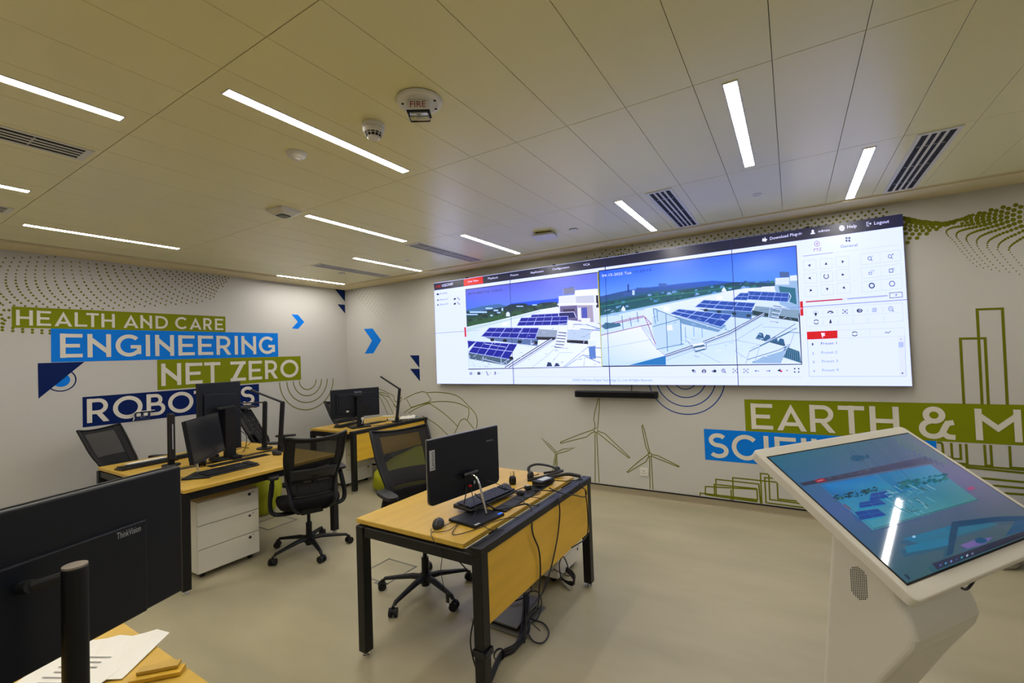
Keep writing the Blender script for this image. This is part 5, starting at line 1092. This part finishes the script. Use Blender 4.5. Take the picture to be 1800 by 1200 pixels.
# papers and block on nearest desk
zt = TT
q0 = T(250, 1150); 
t = sheet('paper_sheet', 'large white sheet with a curled corner on the nearest desk', 'paper', 4.535, -4.525, math.radians(38), .30, .21, wave=.018)
t2 = sheet('paper_sheet', 'printed form with grey lines and a small oval picture on the nearest desk', 'paper', 4.60, -4.60, math.radians(28), .21, .30, z0=TT+.006)
P_ = MB()
for k in range(7): P_.box((-.03+.0*k, .10-.022*k, .0040), (.10 if k % 2 else .12, .004, .0006))
P_.cyl((.055, -.02, .0036), (.055, -.02, .0044), .016, n=16); o = obj('print', P_, M['print'], t2)
a_ = T(230, 1198); b_ = T(322, 1180); c_ = (a_+b_)/2; ang_ = math.atan2(b_.y-a_.y, b_.x-a_.x)
t = thing('wooden_block', 'small folded wooden block at the bottom edge of the nearest desk', 'block', (c_.x, c_.y, TT), ang_); obj('slat', MB().box((0, .0, .007), ((b_-a_).length, .04, .012)), M['woodp'], t, .002); obj('slat', MB().box((.0, .012, .019), ((b_-a_).length*.8, .03, .010)), M['wood'], t, .002)
# middle desk: power strip module, adapters, plug, headset
t = thing('socket_module', 'black desk socket module sunk along the middle desk', 'sockets', (4.925, -2.58, TT), math.radians(1)); obj('case', MB().box((0, 0, .004), (.085, .62, .010)), M['plas'], t, .002)
for k in range(4):
    yy = -.2+k*.13; f_ = obj('socket', MB().box((0, yy, .0095), (.052, .06, .003)), M['plas2'], t, .001); obj('pin_holes', MB().cyl((-.012, yy, .0105), (-.012, yy, .0118), .004, n=8).cyl((.012, yy-.012, .0105), (.012, yy-.012, .0118), .004, n=8).cyl((.012, yy+.012, .0105), (.012, yy+.012, .0118), .004, n=8), M['dark'], f_)
t = thing('power_adapter', 'black power brick with a grey label at the rail of the middle desk', 'adapter', (4.925, -2.34, TT+.001), math.radians(-12)); obj('body', MB().box((0, 0, .026), (.075, .15, .032)), M['plas'], t, .005); obj('rating_label', MB().box((0, .01, .0425), (.05, .09, .001)), M['logo'], t)
p = T(908, 848); t = thing('power_plug', 'black plug standing pins up on the middle desk', 'plug', (4.72, -2.40, TT)); obj('body', MB().lathe([(.022, 0), (.028, .02), (.026, .045), (.018, .055)], 6), M['plas'], t); obj('pins', MB().box((-.015, 0, .065), (.006, .004, .03)).box((.015, 0, .065), (.006, .004, .03)).box((0, .012, .068), (.005, .008, .034)), M['chrome'], t)
for i, (x_, y_, lb) in enumerate([(4.90, -2.60, 'small black dongle beside the sockets of the middle desk'), (4.885, -2.48, 'tiny dark puck with a pale top next to the dongle on the middle desk')]):
    t = thing('usb_adapter', lb, 'adapter', (x_, y_, TT+.012), .5*i); obj('body', MB().lathe([(.024, 0), (.027, .006), (.022, .018), (0, .020)], 16), M['plas'], t, smooth=False); obj('top_cap', MB().lathe([(.012, .019), (.012, .022), (0, .023)], 12), M['logo'] if i else M['plas2'], t)
t = thing('headset', 'black headset lying at the far end of the middle desk', 'headset', (4.80, -2.20, TT), 0)
hb = smoothpath([(-.02, -.05, .03), (-.055, -.02, .07), (-.03, .04, .085), (.03, .10, .07), (.06, .16, .04), (.07, .17, .02)], 6)
obj('headband', MB().tube(hb, (.011, .006), 8), M['plas'], t, smooth=True)
for k, (x_, y_, z_) in enumerate([(-.02, -.06, .03), (.075, .17, .022)]): obj('ear_cup', MB().cyl((x_-.012, y_, z_), (x_+.014, y_, z_), .030, n=20), M['plas2'], t, .006)
obj('microphone', MB().tube([(-.02, -.06, .03), (.03, -.07, .04), (.05, -.06, .05)], .004, 6), M['chrome'], t)
tag(obj('cable', MB().tube(smoothpath([(4.80, -2.25, TT+.008), (4.90, -2.16, TT+.012), (5.0, -2.12, TT+.03), (5.09, -2.10, TT+.02)], 6), .012, 8), M['cable'], smooth=True), 'thick flat black cable from the headset to the rail end', 'cable')
tag(obj('cable', MB().tube(smoothpath([(4.78, -2.30, TT+.008), (4.86, -2.20, TT+.02), (4.93, -2.05, TT+.03), (4.86, -1.99+.0-.08, TT+.02), (4.80, -2.10, TT+.012)], 6), .009, 8), M['cable'], smooth=True), 'thick black cable loop behind the headset', 'cable')
# ------------------------------------------------------------------ cables
def cable(label, pts, r=.0035, n=6, m='cable'):
    return tag(obj('cable', MB().tube(smoothpath(pts, 6), r, n), M[m], smooth=True), label, 'cable')
X = lambda px, py, x_: on(px, py, 0, x_)
RX = 5.148
def onrail(pts, x_=RX): return [X(px, py, x_) for px, py in pts]
cable('thick black cable crossing the wooden panel of the middle desk on the left', [T(835, 868, TT+.08), T(870, 894, TT+.02), (4.98, -2.86, .765), (5.08, -2.80, .775)]+onrail([(936, 935), (947, 965), (950, 1000), (948, 1035), (945, 1065), (928, 1085), (925, 1100)]), .0048)
cable('black cable crossing the wooden panel of the middle desk on the right', [(4.93, -2.50, TT+.01), (5.04, -2.50, TT+.025), (5.13, -2.49, .766)]+onrail([(983, 880), (984, 905), (979, 950), (968, 1000), (955, 1040), (935, 1065), (925, 1095), (922, 1130)]), .0042)
cable('second thin cable beside the right-hand panel cable', onrail([(970, 996), (962, 1015), (952, 1045), (938, 1062), (928, 1085)])+[Vector(p) for p in [(5.06, -2.70, .02)]], .0035)
cable('long cable drooping past the far end of the panel', [(4.95, -2.33, TT+.04), (5.06, -2.28, TT+.03), (5.15, -2.20, .775)]+[X(1018, 851, 5.16), X(1030, 862, 5.17), X(1028, 873, 5.17), X(1010, 870, 5.16), X(985, 866, 5.16), X(965, 857, 5.10)], .0035)
cable('cable hanging down the far leg of the middle desk', onrail([(1029, 862), (1033, 900), (1033, 935), (1024, 950), (1005, 962)], 5.165), .004)
cable('looped cable under the panel of the middle desk', [FL(860, 1068)+Vector((0, 0, .02)), FL(905, 1060)+Vector((0, 0, .03)), FL(940, 1046)+Vector((0, 0, .03)), FL(952, 1060)+Vector((0, 0, .02)), FL(945, 1090)+Vector((0, 0, .01)), FL(925, 1100)+Vector((0, 0, .01))], .004)
cable('round cable loop on the floor in front of the floor box', [FL(895, 1070)+Vector((0, 0, .01)), FL(930, 1090)+Vector((0, 0, .012)), FL(955, 1098)+Vector((0, 0, .01)), FL(965, 1115)+Vector((0, 0, .01)), FL(955, 1132)+Vector((0, 0, .01)), FL(938, 1130)+Vector((0, 0, .01)), FL(926, 1112)+Vector((0, 0, .01))], .0045)
cable('flat cable loop nearest the open floor box lid', [FL(890, 1065)+Vector((0, 0, .09)), FL(920, 1052)+Vector((0, 0, .09)), FL(935, 1057)+Vector((0, 0, .09)), FL(925, 1070)+Vector((0, 0, .08)), FL(900, 1076)+Vector((0, 0, .07)), FL(890, 1065)+Vector((0, 0, .07))], .004)
cable('thin mouse cable hanging off the front edge of the middle desk', [(4.765, -3.16-.11, TT+.006), (4.80, -3.30, TT+.006), (4.86, -3.24, TT+.006), (4.83, -3.13, TT+.006), (4.80, -3.18, TT+.006), (4.80, -3.30, TT+.006), (4.84, -3.345, TT)]+[on(px, py, 1, -3.35) for px, py in [(776, 975), (775, 1000), (779, 1025), (784, 1043)]], .0018)
t = thing('usb_plug', 'small pale usb plug hanging at the end of the thin mouse cable', 'plug', on(787, 1058, 1, -3.35)); obj('body', MB().box((0, 0, .02), (.016, .009, .045)), M['plas'], t, .002); obj('metal_tip', MB().box((0, 0, -.011), (.013, .006, .018)), M['logo'], t)
cable('thin black cable curling on the front right part of the middle desk', [(4.80, -3.0, TT+.006), (4.86, -3.18, TT+.006), (4.92, -3.28, TT+.006), (4.98, -3.16, TT+.006), (5.0, -3.05, TT+.006), (5.03, -2.98, TT+.006), (5.10, -2.95, .76)], .0022)
cable('thin black cable crossing over the stand base of the middle monitor', [(4.79, -2.96, .90), (4.81, -2.97, .83), (4.85, -3.0, .775), (4.90, -3.10, .752), (4.99, -3.12, .751), (5.06, -3.16, .757), (5.12, -3.13, .758)], .0022)
cable('short dark cable below the red plug of the middle monitor', [(4.79, -3.0, .905), (4.80, -3.02, .86), (4.795, -3.03, .80), (4.83, -3.02, .775), (4.88, -2.92, .775)], .003)
cable('thin cable arcing from the right side of the middle monitor', [(4.83, -2.86, .90), (4.86, -2.78, .86), (4.91, -2.70, .80), (4.95, -2.66, .765), (5.0, -2.6, .751), (5.06, -2.62, .757)], .0022)
cable('thin tangled cable on the sockets of the middle desk', [(4.92, -2.55, TT+.014), (4.99, -2.52, TT+.03), (5.03, -2.60, TT+.03), (4.98, -2.70, TT+.02), (5.05, -2.76, TT+.012), (5.10, -2.72, .757)], .0028)
cable('short cable joining the keyboard and the sockets on the middle desk', [(4.84, -2.62, TT+.02), (4.88, -2.52, TT+.03), (4.93, -2.45, TT+.03), (4.97, -2.40, TT+.02)], .003)
cable('cable under the front beam of the middle desk', [(4.55, -3.26, .655), (4.60, -3.1, .60), (4.66, -2.95, .45), (4.80, -2.9, .30), (4.93, -2.98, .33), (5.0, -3.1, .40)], .004)
cable('cable strapped beside the front leg of the middle desk', [(5.02, -3.26, .38), (4.995, -3.27, .25), (5.02, -3.26, .12), (5.05, -3.23, .05)], .004)
# cable bundle at the floor box
cb = thing('cable_bundle', 'thick black cable bundle curving on the floor to the front leg', 'cables', (0, 0, 0))
for k in range(9):
    dx_, dz_ = .019*math.cos(k*.78)*(1 if k else 0), .019*math.sin(k*.78)*(1 if k else 0)
    B_ = [FL(926, 1075)+Vector((dx_, 0, .10+dz_)), FL(925, 1095)+Vector((dx_, 0, .06+dz_)), FL(922, 1120)+Vector((dx_, dx_, .025+dz_)), FL(905, 1145)+Vector((0, dx_, .022+dz_)), FL(880, 1160)+Vector((0, dx_, .02+dz_)), Vector((5.045, -3.20+dx_, .035+dz_)), Vector((5.075, -3.27+dx_*.5, .12+dz_))]
    obj('strand', MB().tube(smoothpath(B_, 6), .0048, 6), M['cable'], cb, smooth=True)
t = thing('cable_tie', 'black strap around the cable bundle on the floor', 'strap', FL(878, 1160)+Vector((0, 0, .030)), .6); obj('band', MB().tube([(.030*math.cos(2*PI*q/20), .030*math.sin(2*PI*q/20), 0) for q in range(21)], (.003, .008), 6, flat=(1, 0, 0)), M['plas'], t); obj('tab', MB().box((.027, 0, 0), (.006, .02, .018)), M['plas'], t)
bpy.data.objects[t.name].rotation_euler = (PI/2, 0, .9)
t = thing('leg_strap', 'black strap tied around the front leg of the middle desk', 'strap', (5.108, -3.322, .27)); obj('band', MB().bb(-.035, .035, -.034, -.031, -.015, .015).bb(-.035, .035, .031, .034, -.015, .015).bb(-.035, -.032, -.034, .034, -.015, .015).bb(.032, .035, -.034, .034, -.015, .015), M['plas2'], t); obj('knot', MB().box((.04, -.02, .0), (.012, .03, .022)), M['plas2'], t, .003)
# coil of cable behind the far leg
cc = (FL(985, 1008)+FL(1004, 1036))/2
for k in range(5):
    pts_ = []
    for i in range(19):
        a = 2*PI*i/18; e1 = (FL(1008, 1040)-FL(972, 1000))*.40; e2 = Vector((-e1.y, e1.x, 0)).normalized()*(.022+.004*k)
        pts_.append(cc+Vector((.004*k, -.003*k, .035+.022*math.sin(a+.4)+.006*k))+e1*math.cos(a)*(1-.05*k)+e2*math.sin(a)+Vector((0, 0, -.05*math.cos(a)*0)))
    coil_ = (coil_ if k else []) + pts_[:-1]
cable('coiled black cable hanging beside the far leg of the middle desk', coil_, .0042)
cable('cable rising from the coil to the edge of the panel', [cc+Vector((-.1, .0, .05)), X(968, 1000, 5.09), X(975, 985, 5.08), X(982, 975, 5.06)], .0045)
cable('zigzag cable in front of the hidden pedestal', [X(973, 1000, 5.10), X(1000, 1012, 5.08), X(998, 995, 5.08), X(990, 978, 5.08), X(983, 992, 5.09), X(987, 1020, 5.10)], .004)
# bench desk cables
cable('black cable curving from the back of the portrait monitor to the bench desk', [X(401, 713, 1.74), X(415, 716, 1.80), X(433, 735, 1.88), X(443, 757, 1.90), X(441, 775, 1.88), T(432, 785, TT+.01), T(415, 790, TT+.006), T(405, 792, TT+.006)], .0035)
cable('second cable looping from the portrait monitor ports onto the rail', [X(404, 752, 1.74), X(418, 755, 1.80), X(432, 764, 1.88), X(433, 778, 1.88), T(428, 793, TT+.006), T(412, 797, TT+.006), T(405, 792, TT+.006), T(420, 786, TT+.006), T(437, 787, TT+.006)], .0035)
cable('thin cables at the foot of the tilted monitor', [T(345, 838, TT+.004), T(330, 843, TT+.004), T(318, 838, TT+.004), T(310, 842, TT+.004), T(305, 838, TT+.004)], .002)
cable('short black cable hanging behind the wide corner monitor', [m3.matrix_world @ Vector((0, 0, 0)) if False else Vector((1.44, -1.17, 1.02)), Vector((1.47, -1.18, .92)), Vector((1.45, -1.10, .84)), Vector((1.5, -1.02, .80)), Vector((1.5, -.98, .757))], .003)
for k, (a, b_, lb) in enumerate([((650, 744), (690, 738), 'thin cable along the corner desk left of the white adapter'), ((655, 748), (700, 743), 'lower tangled cable on the corner desk'), ((695, 741), (722, 738), 'cable between the white adapter and the corner lamp')]):
    A_, B_ = T(*a, TT+.008), T(*b_, TT+.008); n_ = (B_-A_).cross(Vector((0, 0, 1))).normalized()
    cable(lb, [A_, A_.lerp(B_, .3)+n_*.03, A_.lerp(B_, .6)-n_*.03, B_], .004)
# ------------------------------------------------------------------ floor boxes
t = thing('floor_box', 'flush square floor box outline behind the front legs of the middle desk', 'floor box', (3.66, -2.56, 0), 0); s_ = .155
fr = MB(); fr.bb(-s_, s_, -s_, -s_+.012, .0005, .003).bb(-s_, s_, s_-.012, s_, .0005, .003).bb(-s_, -s_+.012, -s_, s_, .0005, .003).bb(s_-.012, s_, -s_, s_, .0005, .003)
obj('frame', fr, M['fbox'], t); obj('lid', MB().bb(-s_+.014, s_-.014, -s_+.014, s_-.014, .0005, .0015), M['floor'], t); obj('hand_notch', MB().bb(.05, s_-.014, -s_-.03, -s_, .0005, .003), M['fbox'], t)
t = thing('floor_box', 'flush floor box outline beside the first drawer pedestal', 'floor box', (1.80, -2.36, 0), 0); fr2 = MB(); fr2.v = fr.v; fr2.f = fr.f; obj('frame', fr2, M['fbox'], t); obj('lid', MB().bb(-s_+.014, s_-.014, -s_+.014, s_-.014, .0005, .0015), M['floor'], t)
t = thing('floor_box', 'open floor box with its lid ajar under the middle desk panel', 'floor box', (4.80, -2.62, 0), 0)
obj('frame', MB().bb(-.17, .17, -.17, .17, .0005, .012), M['fbox'], t, .003); obj('well', MB().bb(-.14, .14, -.14, .14, .0122, .0135), M['dark'], t); R_ = Matrix.Rotation(math.radians(7), 3, 'X')
obj('lid', MB().box((-.01, .01, .045), (.30, .30, .012), R_), M['fbox'], t, .002)
# ------------------------------------------------------------------ beanbags
def blob(name, label, loc, R3, squash, m, seed, cat='beanbag', seams=True):
    t = thing(name, label, cat, loc); bm = bmesh.new(); bmesh.ops.create_icosphere(bm, subdivisions=4, radius=1); rnd = random.Random(seed); ph = [rnd.uniform(0, 6) for _ in range(6)]
    for v_ in bm.verts:
        x, y, z_ = v_.co; k = 1+.05*math.sin(3*x+ph[0])*math.cos(4*y+ph[1])+.03*math.sin(7*z_+ph[2]+3*x)+.02*math.sin(11*y+ph[3])
        X_, Y_, Z_ = x*k*R3[0], y*k*R3[1], z_*k*R3[2]
        f_ = squash(Z_/R3[2]); X_ += f_[0]; Y_ += f_[1]; s2 = f_[2]; X_ = f_[0]+(X_-f_[0])*s2; Y_ = f_[1]+(Y_-f_[1])*s2
        v_.co = (X_, Y_, max(0, Z_+R3[2]*.86))
    me = bpy.data.meshes.new('cover'); bm.to_mesh(me); bm.free(); me.materials.append(m); o = bpy.data.objects.new('cover', me); C.objects.link(o); o.parent = t
    for p in me.polygons: p.use_smooth = True
    obj('handle', MB().tube([(R3[0]*.5, -R3[1]*.95, R3[2]*1.0), (R3[0]*.5+.02, -R3[1]*1.05, R3[2]*1.02), (R3[0]*.5+.05, -R3[1]*.98, R3[2]*1.05)], .006, 6), M['dark'], t)
    return t
blob('beanbag', 'lime beanbag slumped beside the leg of the corner desk', (2.13, -.72, 0), (.40, .50, .26), lambda q: (.12*q, .14*q, 1-.38*max(0, q)), M['bean'], 3)
blob('beanbag', 'lime beanbag standing behind the drawer pedestal of the bench desk', (1.40, -2.24, 0), (.18, .18, .30), lambda q: (0, 0, 1-.3*max(0, q)), M['bean'], 5)
blob('beanbag', 'blue beanbag at the right edge behind the kiosk', (8.10, -.37, 0), (.40, .34, .36), lambda q: (0, 0, 1-.35*max(0, q)), M['bluebag'], 8)
t = thing('pouf', 'grey round pouf behind the kiosk in front of the blue beanbag', 'pouf', (7.545, -.40, 0)); obj('side', MB().lathe([(.12, 0), (.135, .02), (.14, .10), (.13, .19), (.11, .21), (0, .22)], 32), M['greybag'], t, smooth=False); obj('seam', MB().lathe([(.131, .185), (.135, .19), (.131, .195)], 32), M['greybag'], t)
# ------------------------------------------------------------------ touch kiosk
KA, KT = .949, .579
kx = thing('touch_kiosk', 'white touchscreen kiosk with a sloping display, at the bottom right', 'kiosk', (6.28, -2.959, 0), KA)
ZT = 1.182; ct, st_ = math.cos(KT), math.sin(KT); IW, IH = .952, .5355
def kp(u, v_, n_=0):  # local point on display plane; u right, v down slope, n outward normal
    return (u, -v_*ct - n_*(st_)*1.0, ZT - v_*st_ + n_*ct)
def kslab(u0_, u1_, v0, v1, n0, n1, r=0):
    if r:
        P = []
        for cu, cv, a0 in ((u1_-r, v1-r, 0), (u0_+r, v1-r, 90), (u0_+r, v0+r, 180), (u1_-r, v0+r, 270)):
            for k in range(0, 91, 15): a = math.radians(a0+k); P.append((cu+r*math.cos(a), cv+r*math.sin(a)))
        return MB().prism(P, n0, n1, lambda n_, p: kp(p[0], p[1], n_))
    return MB().prism([(u0_, v0), (u1_, v0), (u1_, v1), (u0_, v1)], n0, n1, lambda n_, p: kp(p[0], p[1], n_))
bL, bT, bB, bR = .036, .050, .052, .036
obj('frame', kslab(-bL, IW+bR, -bT, IH+bB, -.034, -.001, .022), M['kwhite'], kx, .004)
obj('bezel', kslab(-.006, IW+.006, -.006, IH+.006, -.002, .0004), M['dark'], kx)
Minv = kx.matrix_basis.inverted() if False else (Matrix.Translation((6.28, -2.959, 0)) @ Matrix.Rotation(KA, 4, 'Z')).inverted()
Mk = (Matrix.Translation((6.28, -2.959, 0)) @ Matrix.Rotation(KA, 4, 'Z'))
o0 = Mk @ Vector(kp(0, 0, .0008)); nrm = (Mk.to_3x3() @ Vector((0, -st_, ct))).normalized()
def kpx(x, y, k):
    x, y = 1300+x/3.53, 720+y/3.53
    d = ray(x, y); t_ = (o0-CAM).dot(nrm)/d.dot(nrm); q = Minv @ (CAM+d*t_)
    u = min(max(q.x, 0), IW); v_ = min(max(-q.y/ct, 0), IH); return kp(u, v_, .0008+k)
def kuv(a, b_, k): return kp(a*IW, b_*IH, .0008+k)
G = Paint(kuv, 0)
nU, nV = 24, 16
def kcol(a, b_):
    c0 = (24, 98, 126); c1 = (84, 104, 126); c2 = (92, 96, 140); c3 = (30, 84, 100)
    f = min(1, a*1.1); top_ = [c0[i]*(1-f)+c1[i]*f for i in range(3)]
    mid = [(60*(1-f)+100*f), (92*(1-f)+98*f), (150*(1-f)+140*f)]; bot = [44+24*f, 88-2*f, 102-12*f]
    g_ = b_*2
    c = [top_[i]*(1-g_)+mid[i]*g_ for i in range(3)] if g_ < 1 else [mid[i]*(2-g_)+bot[i]*(g_-1) for i in range(3)]
    return tuple(max(0, v_*.82) for v_ in c)
for i in range(nU):
    for j in range(nV):
        G.k = 0; G.poly([(i/nU, j/nV), ((i+1)/nU, j/nV), ((i+1)/nU, (j+1)/nV), (i/nU, (j+1)/nV)], [kcol(i/nU, j/nV), kcol((i+1)/nU, j/nV), kcol((i+1)/nU, (j+1)/nV), kcol(i/nU, (j+1)/nV)])
G.build('display', M['kscr'], kx)
G = Paint(kpx, 1e-4)
# camera badge, header bar, picture area, desk shapes, taskbar
for x_, y_, rx_, ry_ in [(722, 300, 36, 20), (755, 298, 22, 17), (790, 290, 13, 14)]: G.circ(x_, y_, rx_, ry_, (20, 66, 98), 18)
G.poly([(370, 455), (1150, 290), (1260, 330), (1150, 335), (395, 472)], [(34, 36, 60), (62, 66, 92), (80, 84, 110), (60, 62, 88), (32, 34, 60)]); G.poly([(462, 435), (518, 422), (540, 440), (485, 453)], (122, 18, 42)); G.text('LiveView', 484, 445, 518, 437, 8, (190, 150, 170))
for x_, y_ in [(560, 425), (625, 413), (690, 400), (750, 390), (800, 376)]: G.text('Menu', x_-12, y_+4, x_+12, y_-1, 6, (90, 100, 125))
G.poly([(500, 466), (1185, 340), (1480, 560), (825, 746)], [(8, 96, 150), (55, 105, 140), (52, 106, 112), (50, 120, 140)])
G.poly([(500, 466), (830, 405), (960, 480), (600, 545)], [(12, 96, 160), (10, 90, 150), (30, 110, 140), (12, 80, 130)]); G.poly([(850, 400), (1185, 342), (1300, 430), (1000, 520)], [(16, 92, 140), (52, 110, 150), (60, 118, 140), (12, 88, 130)])
rk = random.Random(4)
for i in range(70):
    x_ = rk.uniform(585, 850); y_ = 545-(x_-585)*.22+rk.uniform(-12, 26); r_ = rk.uniform(5, 13); G.poly([(x_-r_, y_+r_*.4), (x_, y_-r_*.5), (x_+r_, y_), (x_+r_*.3, y_+r_*.6)], rk.choice([(14, 44, 62), (20, 60, 66), (10, 36, 60), (40, 80, 80)]))
for i in range(60):
    x_ = rk.uniform(980, 1300); y_ = 470-(x_-980)*.17+rk.uniform(-20, 20); r_ = rk.uniform(8, 22); G.poly([(x_-r_, y_+r_*.3), (x_, y_-r_*.4), (x_+r_, y_), (x_+r_*.3, y_+r_*.5)], rk.choice([(10, 70, 90), (16, 84, 100), (30, 90, 96)]))
for q in [[(810, 525), (900, 510), (935, 545), (800, 570)], [(735, 583), (860, 560), (905, 590), (740, 615)], [(705, 640), (850, 620), (905, 660), (745, 690)]]: G.poly(q, (8, 52, 122)); G.line([tuple((Vector(q[0])+Vector(q[3]))/2), tuple((Vector(q[1])+Vector(q[2]))/2)], 2, (40, 100, 150)); G.line([tuple((Vector(q[0])+Vector(q[1]))/2), tuple((Vector(q[2])+Vector(q[3]))/2)], 2, (40, 100, 150))
for i in range(50):
    x_, y_ = rk.uniform(880, 1150), rk.uniform(470, 640); 
    a = rk.choice([.55, .55, -.22]); l_ = rk.uniform(15, 60); G.line([(x_, y_), (x_+l_, y_+l_*a)], rk.uniform(2, 5), rk.choice([(80, 140, 160), (16, 60, 70), (60, 120, 140), (110, 150, 165)]))
G.line([(820, 748), (1480, 562)], 4, (20, 60, 62)); G.line([(500, 466), (825, 748)], 2.5, (30, 70, 90)); G.poly([(1400, 492), (1440, 482), (1455, 498), (1415, 508)], (130, 50, 95)); G.line([(640, 596), (682, 628)], 5, (120, 20, 50))
G.line([(660, 222), (720, 285), (800, 370)], 2.5, (14, 54, 82)); G.line([(800, 200), (930, 330), (1010, 400), (1080, 470)], 2.5, (30, 66, 100))
for i in range(9):
    for j in range(4): G.poly([(960+i*34+j*8, 178+i*14+j*16), (974+i*34+j*8, 172+i*14+j*16), (984+i*34+j*8, 180+i*14+j*16), (970+i*34+j*8, 187+i*14+j*16)], (66, 92, 92))
G.poly([(1000, 810), (1440, 690), (1600, 720), (1130, 850)], [(14, 92, 128), (14, 84, 118), (40, 84, 100), (20, 84, 110)]); G.poly([(1010, 860), (1280, 800), (1290, 850), (1030, 900)], (18, 92, 124))
G.poly([(1305, 705), (1590, 672), (1765, 668), (1765, 700), (1600, 702), (1345, 738), (1310, 905), (1272, 915), (1290, 790)], (14, 52, 82)); G.poly([(1355, 850), (1450, 815), (1560, 800), (1510, 840), (1400, 872)], (88, 76, 128)); G.circ(1485, 822, 38, 18, (16, 62, 96), 18); G.circ(1070, 798, 11, 8, (120, 160, 190), 10)
G.poly([(1640, 790), (1700, 700), (1765, 690), (1765, 760)], (24, 62, 92))
G.poly([(1180, 965), (1765, 757), (1900, 710), (1910, 745), (1765, 800), (1212, 1003)], [(26, 34, 62), (36, 38, 52), (30, 30, 40), (24, 24, 32), (30, 32, 44), (22, 30, 56)])
for i, c in enumerate([(60, 80, 140), (20, 120, 150), (90, 110, 170), (30, 60, 110), (20, 130, 150), (140, 150, 170), (90, 100, 120)]): x_ = 1232+i*33; y_ = 974-i*12; G.poly([(x_-7, y_+3), (x_+3, y_-8), (x_+10, y_-1), (x_, y_+10)], c)
G.poly([(1005, 1035), (1020, 1030), (1048, 1055), (1035, 1068)], (14, 40, 66))
G.build('picture', M['kscr'], kx)
# body: folded profile
prof = [(-.07, 1.085), (-.165, 1.02), (-.268, .750), (-.326, .612), (-.335, .573), (-.322, .53), (-.235, .384), (-.12, .17), (-.035, .02), (.09, .02), (.012, .22), (-.05, .80)]
obj('body', MB().prism(prof, .26, .69, lambda x, p: (x, p[0], p[1])), M['kwhite'], kx, .022, seg=4)
obj('foot_plate', MB().bb(.262, .688, -.14, .09, .0, .02), M['kwhite'], kx, .006)
def kyp(px, py, yl=-.40):
    d = Minv.to_3x3() @ ray(px, py); o_ = Minv @ CAM; return o_ + d*((yl-o_.y)/d.y)
gr_ = MB(); Q = Minv.to_3x3()
gc = (-.155, .70)
for i in range(-4, 5):
    for j in range(-9, 10):
        yy, zz = i*.0068, j*.0068+(i % 2)*.0034
        if abs(zz) > .035 and (abs(zz)-.035)**2+yy**2 > .028**2: continue
        gr_.cyl((.2605, gc[0]+yy-.0, gc[1]+zz), (.2585, gc[0]+yy, gc[1]+zz), .0022, n=5)
o = obj('speaker_holes', gr_, M['dark'], kx); o['kind'] = 'stuff'
obj('power_cord', MB().tube(smoothpath([kyp(*p) for p in [(1668, 1000), (1676, 1018), (1692, 1034), (1702, 1033), (1713, 1018), (1714, 1004), (1708, 985)]], 6), .0045, 8), M['cable'], kx, smooth=True)
print('objects', len(bpy.data.objects))
